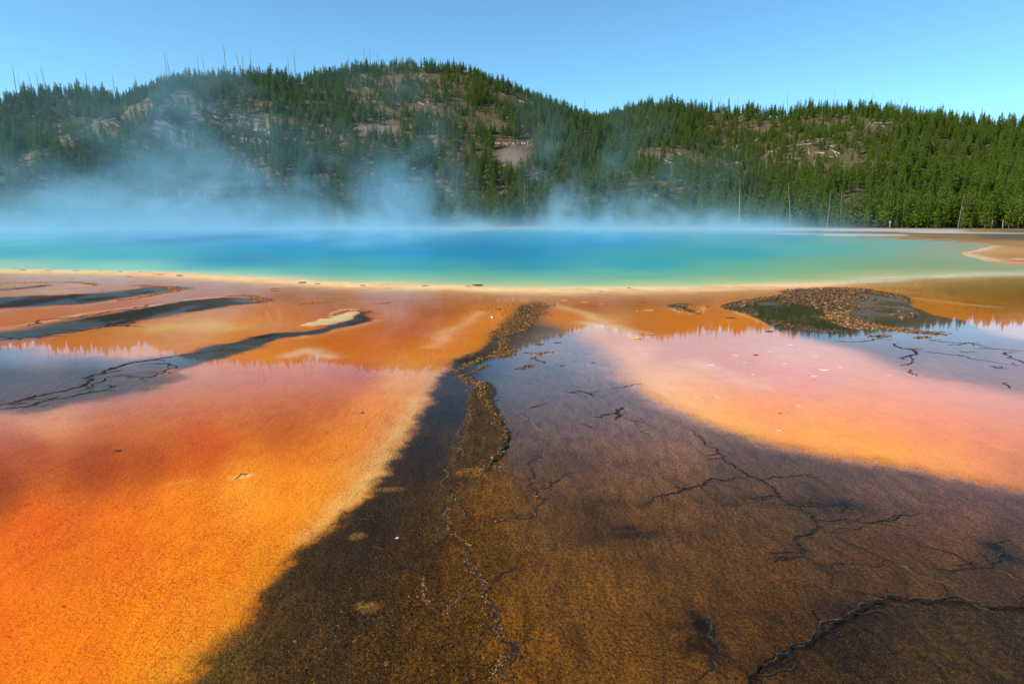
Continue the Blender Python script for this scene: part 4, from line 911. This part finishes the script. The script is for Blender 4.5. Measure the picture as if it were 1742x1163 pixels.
# ------------------------------------------------------------------ SINGLE STONES, FLAKES, TWIGS
import itertools
def stone(name, px, py_, size, col, label, cat, flat=.5, wide=1.5, group=None):
    x, y = at(px, py_)
    n3 = 1
    V = IV.copy(); Fc = [tuple(f) for f in IF]
    me = bpy.data.meshes.new(name)
    # one round of subdivision for the larger ones
    cache = {}; VV = [tuple(v) for v in V]; F2 = []
    def mid(a_, b_):
        kk = (min(a_, b_), max(a_, b_))
        if kk not in cache:
            m = (np.array(VV[a_])+np.array(VV[b_]))/2; m /= np.linalg.norm(m); VV.append(tuple(m)); cache[kk] = len(VV)-1
        return cache[kk]
    for (a_, b_, c_) in Fc:
        ab, bc, ca = mid(a_, b_), mid(b_, c_), mid(c_, a_); F2 += [(a_, ab, ca), (b_, bc, ab), (c_, ca, bc), (ab, bc, ca)]
    V = np.array(VV)*(1+rng.normal(0, .13, (len(VV), 1)))*np.array([wide, 1, flat])*size
    me.from_pydata([tuple(v) for v in V], [], F2); me.materials.append(simple(name+'_surface', col, .7, .3, 30, .4)); me.update()
    o = link(name, me, None, None, label=label, category=cat); o.location = (x, y, gz(x, y)+size*flat*.4); o.rotation_euler = (0, 0, random.uniform(-.4, .4))
    if group: o['group'] = group
    return o
stone('rock', 613, 702, .022, (.25,.20,.13), 'small dark rock with sunlit left face on the salmon mat', 'rock', .6, 1.6)
stone('rock', 200, 767, .018, (.03,.03,.03), 'small black rock on the orange-red mat at left', 'rock', .4, 2.0)
stone('pebble', 676, 916, .009, (.6,.58,.6), 'white pebble on the black mat edge at lower centre', 'pebble', .9, 1.2)
stone('pebble', 837, 540, .022, (.75,.68,.55), 'white pebble on the orange strip left of the rubble ridge', 'pebble', .8, 1.0)
stone('pebble', 1327, 703, .010, (.05,.03,.02), 'tiny dark pebble on the orange mat right of centre', 'pebble', .5, 1.4)
stone('pebble', 1286, 604, .022, (.22,.05,.03), 'dark red pebble on the pink mat below the treeline reflection', 'pebble', .4, 1.8)
stone('pebble', 108, 1031, .006, (.12,.05,.01), 'small brown crumb on the bright orange mat at lower left', 'pebble', .5, 2.0)
for (x, y, s_, cl, lb) in [(515,482,.06,(.10,.06,.03),'dark crumbly lump on the cream rim, left one of a pair'),(540,484,.045,(.3,.15,.05),'brown crumbly lump on the cream rim, right one of a pair'),(465,491,.07,(.5,.22,.05),'flat orange crust flake on the flats left of centre'),(466,495,.05,(.35,.12,.02),'narrow orange-red flake just below a like flake'),
    (723,488,.045,(.30,.18,.07),'brown lump on the cream rim left of the dark sliver'),(813,487,.08,(.05,.035,.02),'long dark sliver on the cream pool rim near the centre'),(796,489,.04,(.32,.18,.06),'tan lump on the rim beside the long dark sliver'),(660,491,.05,(.45,.33,.2),'pale lump under the rim left of centre'),(617,487,.04,(.2,.13,.07),'thin brown sliver on the rim below the green shallows'),
    (996,514,.05,(.6,.2,.03),'orange crust flake on the flats right of the ridge head'),(1028,518,.06,(.5,.12,.02),'heart shaped orange crust flake right of the ridge head'),(1025,506,.04,(.4,.16,.05),'small brown flake above the heart shaped flake'),(964,511,.06,(.5,.16,.02),'orange lump at the right end of the ridge head'),
    (1070,492,.03,(.15,.1,.05),'tiny dark speck on the rim above the amber flats'),(1022,496,.03,(.4,.2,.08),'tiny tan speck below the rim at centre'),(1561,484,.05,(.4,.16,.06),'brown flake on the olive flats below the white rim'),(305,470,.06,(.3,.15,.05),'brown lump on the cream rim above the left channels'),(272,468,.04,(.4,.25,.1),'tan lump on the cream rim at left'),(218,471,.04,(.25,.1,.05),'small red-brown lump on the cream rim at far left'),
    (1090,529,.05,(.55,.18,.03),'left half of a broken orange crust arc on the amber flat'),(1105,528,.05,(.6,.25,.05),'right half of a broken orange crust arc on the amber flat'),(1243,541,.045,(.10,.06,.03),'dark flat flake on the orange flat left of the island'),(1309,564,.04,(.07,.05,.04),'dark flake at the edge of the pink mat and island water'),
    (820,605,.02,(.05,.04,.02),'dark flake on the black channel left of the ridge'),(918,586,.035,(.10,.06,.03),'brown sliver floating on the blue-grey water by the ridge'),(957,622,.018,(.05,.035,.02),'dark leaf-shaped flake on the violet water'),(1009,617,.015,(.03,.02,.02),'tiny black flake on the grey-violet mat'),(948,583,.03,(.12,.07,.04),'second brown sliver on the blue-grey water by the ridge'),(1105,569,.04,(.7,.3,.05),'orange sliver on the pink mat below the amber reflection'),(1080,576,.04,(.7,.35,.08),'small orange sliver left on the pink mat')]:
    stone('crust_flake', x, y, s_, cl, lb, 'flake', .28, 2.2)
for (x, y, s_, lb) in [(1210,621,.035,'cream flake farthest left in the upper pink mat'),(1251,604,.03,'cream flake near the dark red pebble'),(1267,617,.02,'tiny cream flake below the dark red pebble'),(1281,637,.02,'cream flake in the middle of the pink mat'),(1335,619,.025,'cream flake right of the dark red pebble'),(1402,629,.05,'long cream flake on the pink mat at right'),(1430,625,.03,'thin cream flake right of the long one'),(1385,640,.03,'cream flake below the long one'),(1390,606,.03,'cream flake high in the pink mat'),(1345,587,.035,'cream flake just below the island fringe'),(1310,598,.03,'cream flake on the violet-pink mat'),(1184,676,.016,'small cream flake above the orange slope'),(1358,690,.016,'cream flake low on the orange mat'),(1325,732,.018,'cream flake at the lower edge of the orange mat'),(1150,691,.012,'tiny cream flake beside the violet edge'),(1220,675,.014,'tiny cream flake on the peach mat'),(1512,638,.02,'white flake near the violet corner at right')]:
    stone('cream_flake', x, y, s_*.8, (.85,.66,.42), lb, 'flake', .12, 1.9)
# twig on the orange mat, with its pale halo of crust
def twig(pts, rad, name, label):
    V = []; Fc = []; P = [np.array(at(*p)) for p in pts]
    for i, p in enumerate(P):
        z = gz(*p)+rad*1.2
        for q in range(5): a_ = 6.28*q/5; V.append((p[0], p[1]+rad*math.cos(a_), z+rad*math.sin(a_)))
    for j in range(len(P)-1):
        for q in range(5): Fc.append((j*5+q, j*5+(q+1) % 5, (j+1)*5+(q+1) % 5, (j+1)*5+q))
    link(name, mesh_np(name, V, Fc, True), None, M_post, label=label, category='twig')
twig([(399,815),(406,811),(409,806),(417,807),(420,806)], .003, 'twig', 'thin hooked dark twig lying on the yellow-orange mat')
twig([(1098,1018),(1101,1026),(1104,1033)], .0015, 'twig', 'short pale twig on the brown mat at lower centre')
twig([(1443,598+230),(1446,600+230)], .002, 'twig', 'tiny twig on the brown crack field right of centre')

# ------------------------------------------------------------------ STEAM
g = bpy.data.node_groups.new('steam', 'GeometryNodeTree')
g.interface.new_socket('Geometry', in_out='INPUT', socket_type='NodeSocketGeometry'); g.interface.new_socket('Geometry', in_out='OUTPUT', socket_type='NodeSocketGeometry')
go = g.nodes.new('NodeGroupOutput'); vc = g.nodes.new('GeometryNodeVolumeCube')
X0, X1, Y0, Y1, Z0, Z1 = -115., 78., 24., 172., 0.02, 40.
vc.inputs['Min'].default_value = (X0, Y0, Z0); vc.inputs['Max'].default_value = (X1, Y1, Z1)
vc.inputs['Resolution X'].default_value = 300; vc.inputs['Resolution Y'].default_value = 90; vc.inputs['Resolution Z'].default_value = 120
vc.inputs['Background'].default_value = 0
def N_(t, **kw):
    x = g.nodes.new(t)
    for a_, b_ in kw.items(): setattr(x, a_, b_)
    return x
def gm(op, a_, b_=0.0, clamp=False):
    x = N_('ShaderNodeMath', operation=op, use_clamp=clamp)
    for i, v in enumerate((a_, b_)):
        if isinstance(v, (int, float)): x.inputs[i].default_value = v
        else: g.links.new(v, x.inputs[i])
    return x.outputs[0]
def gr(v, a_, b_, c_, d_):
    x = N_('ShaderNodeMapRange', interpolation_type='SMOOTHSTEP'); g.links.new(v, x.inputs[0])
    for i, q in enumerate((a_, b_, c_, d_)): x.inputs[i+1].default_value = q
    return x.outputs[0]
pos = N_('GeometryNodeInputPosition').outputs[0]; sx = N_('ShaderNodeSeparateXYZ'); g.links.new(pos, sx.inputs[0]); px_, py__, pz_ = sx.outputs
def vm(op, a_, b_):
    x = N_('ShaderNodeVectorMath', operation=op); g.links.new(a_, x.inputs[0])
    if isinstance(b_, tuple): x.inputs[1].default_value = b_
    else: g.links.new(b_, x.inputs[1])
    return x.outputs[0]
def gn(vec, sc, det=4, ro=.55, dist=0.0):
    x = N_('ShaderNodeTexNoise'); g.links.new(vec, x.inputs['Vector']); x.inputs['Scale'].default_value = sc; x.inputs['Detail'].default_value = det; x.inputs['Roughness'].default_value = ro; x.inputs['Distortion'].default_value = dist; return x.outputs
warp = vm('MULTIPLY', vm('SUBTRACT', gn(pos, .05, 2)[1], (.5, .5, .5)), (16., 16., 12.))
pw = vm('ADD', vm('ADD', pos, warp), (37., 11., 5.))
wisp = gn(vm('MULTIPLY', pw, (1.0, .10, .70)), .125, 6, .66, .6)[0]
wisp2 = gn(vm('MULTIPLY', pw, (1.0, .12, .6)), .40, 5, .68, .5)[0]
col = gn(vm('MULTIPLY', pos, (1.0, .12, .02)), .060, 2)[0]
sl = gm('DIVIDE', px_, py__)                      # bearing: the plume leans to the left of the pool
left = gr(sl, -.62, -.18, 0, 1)
# plume height by place over the pool
hs = gm('ADD', gm('MULTIPLY', gr(sl, -.62, -.46, 0.55, 1), gr(sl, -.42, -.30, 9.0, 3.3)), gm('MULTIPLY', gm('MULTIPLY', gr(sl, -.22, -.08, 0, 1), gr(sl, .10, .26, 1, 0)), .45))
hs = gm('MULTIPLY', hs, gr(sl, .12, .48, 1, .25)); hs = gm('MULTIPLY', hs, gr(col, .35, .65, .25, 1.9))
hs = gm('MAXIMUM', hs, .35)
fall = gm('POWER', 2.718, gm('MULTIPLY', gm('DIVIDE', pz_, hs), -1.0))
body = gm('MULTIPLY', fall, gm('MULTIPLY', gr(wisp, .48, .62, 0.0, 1), gr(wisp2, .42, .58, .05, 1.9)))
low = gm('MULTIPLY', gm('POWER', 2.718, gm('MULTIPLY', pz_, -.85)), gr(wisp, .3, .65, .35, 1.1))
# footprint
foot = gm('MULTIPLY', gr(py__, 32, 60, 0, 1), gr(py__, 150, 170, 1, 0))
foot = gm('MULTIPLY', foot, gm('MULTIPLY', gr(px_, 34, 72, 1, 0), gr(px_, -113, -100, 0, 1)))
foot = gm('MULTIPLY', foot, gr(sl, .28, .58, 1, .0))
thin_near = gm('MULTIPLY', gr(py__, 26, 45, 0, .25), gm('POWER', 2.718, gm('MULTIPLY', pz_, -1.3)))
dn = gm('ADD', gm('MULTIPLY', body, .034), gm('MULTIPLY', gm('MULTIPLY', low, gr(py__, 50, 110, .7, 1.45)), .026)); dn = gm('MULTIPLY', dn, foot)
haze_up = gm('MULTIPLY', gm('MULTIPLY', gr(sl, -.75, -.5, .3, 1), gr(sl, -.35, -.1, 1, .25)), gm('MULTIPLY', gr(wisp, .35, .7, 0, 1), gr(pz_, 8, 34, .0008, 0)))
dn = gm('ADD', dn, gm('MULTIPLY', haze_up, foot)); dn = gm('MULTIPLY', dn, gr(pz_, 30, 39, 1, 0))
g.links.new(dn, vc.inputs['Density'])
sm = N_('GeometryNodeSetMaterial'); k = NT('steam'); pv = k.n('ShaderNodeVolumePrincipled'); pv.inputs['Color'].default_value = (.42, .77, .94, 1); pv.inputs['Density'].default_value = 1.0; pv.inputs['Anisotropy'].default_value = 0.0  # blue light from sky and pool is put into the steam's own colour
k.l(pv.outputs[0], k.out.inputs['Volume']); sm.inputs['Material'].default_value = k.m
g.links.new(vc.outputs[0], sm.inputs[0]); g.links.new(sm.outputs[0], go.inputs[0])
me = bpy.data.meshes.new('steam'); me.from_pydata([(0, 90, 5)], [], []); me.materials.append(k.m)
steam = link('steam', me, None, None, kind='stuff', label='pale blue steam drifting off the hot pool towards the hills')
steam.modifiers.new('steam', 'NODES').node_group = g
S.cycles.volume_step_rate = 1.0; S.cycles.volume_max_steps = 256
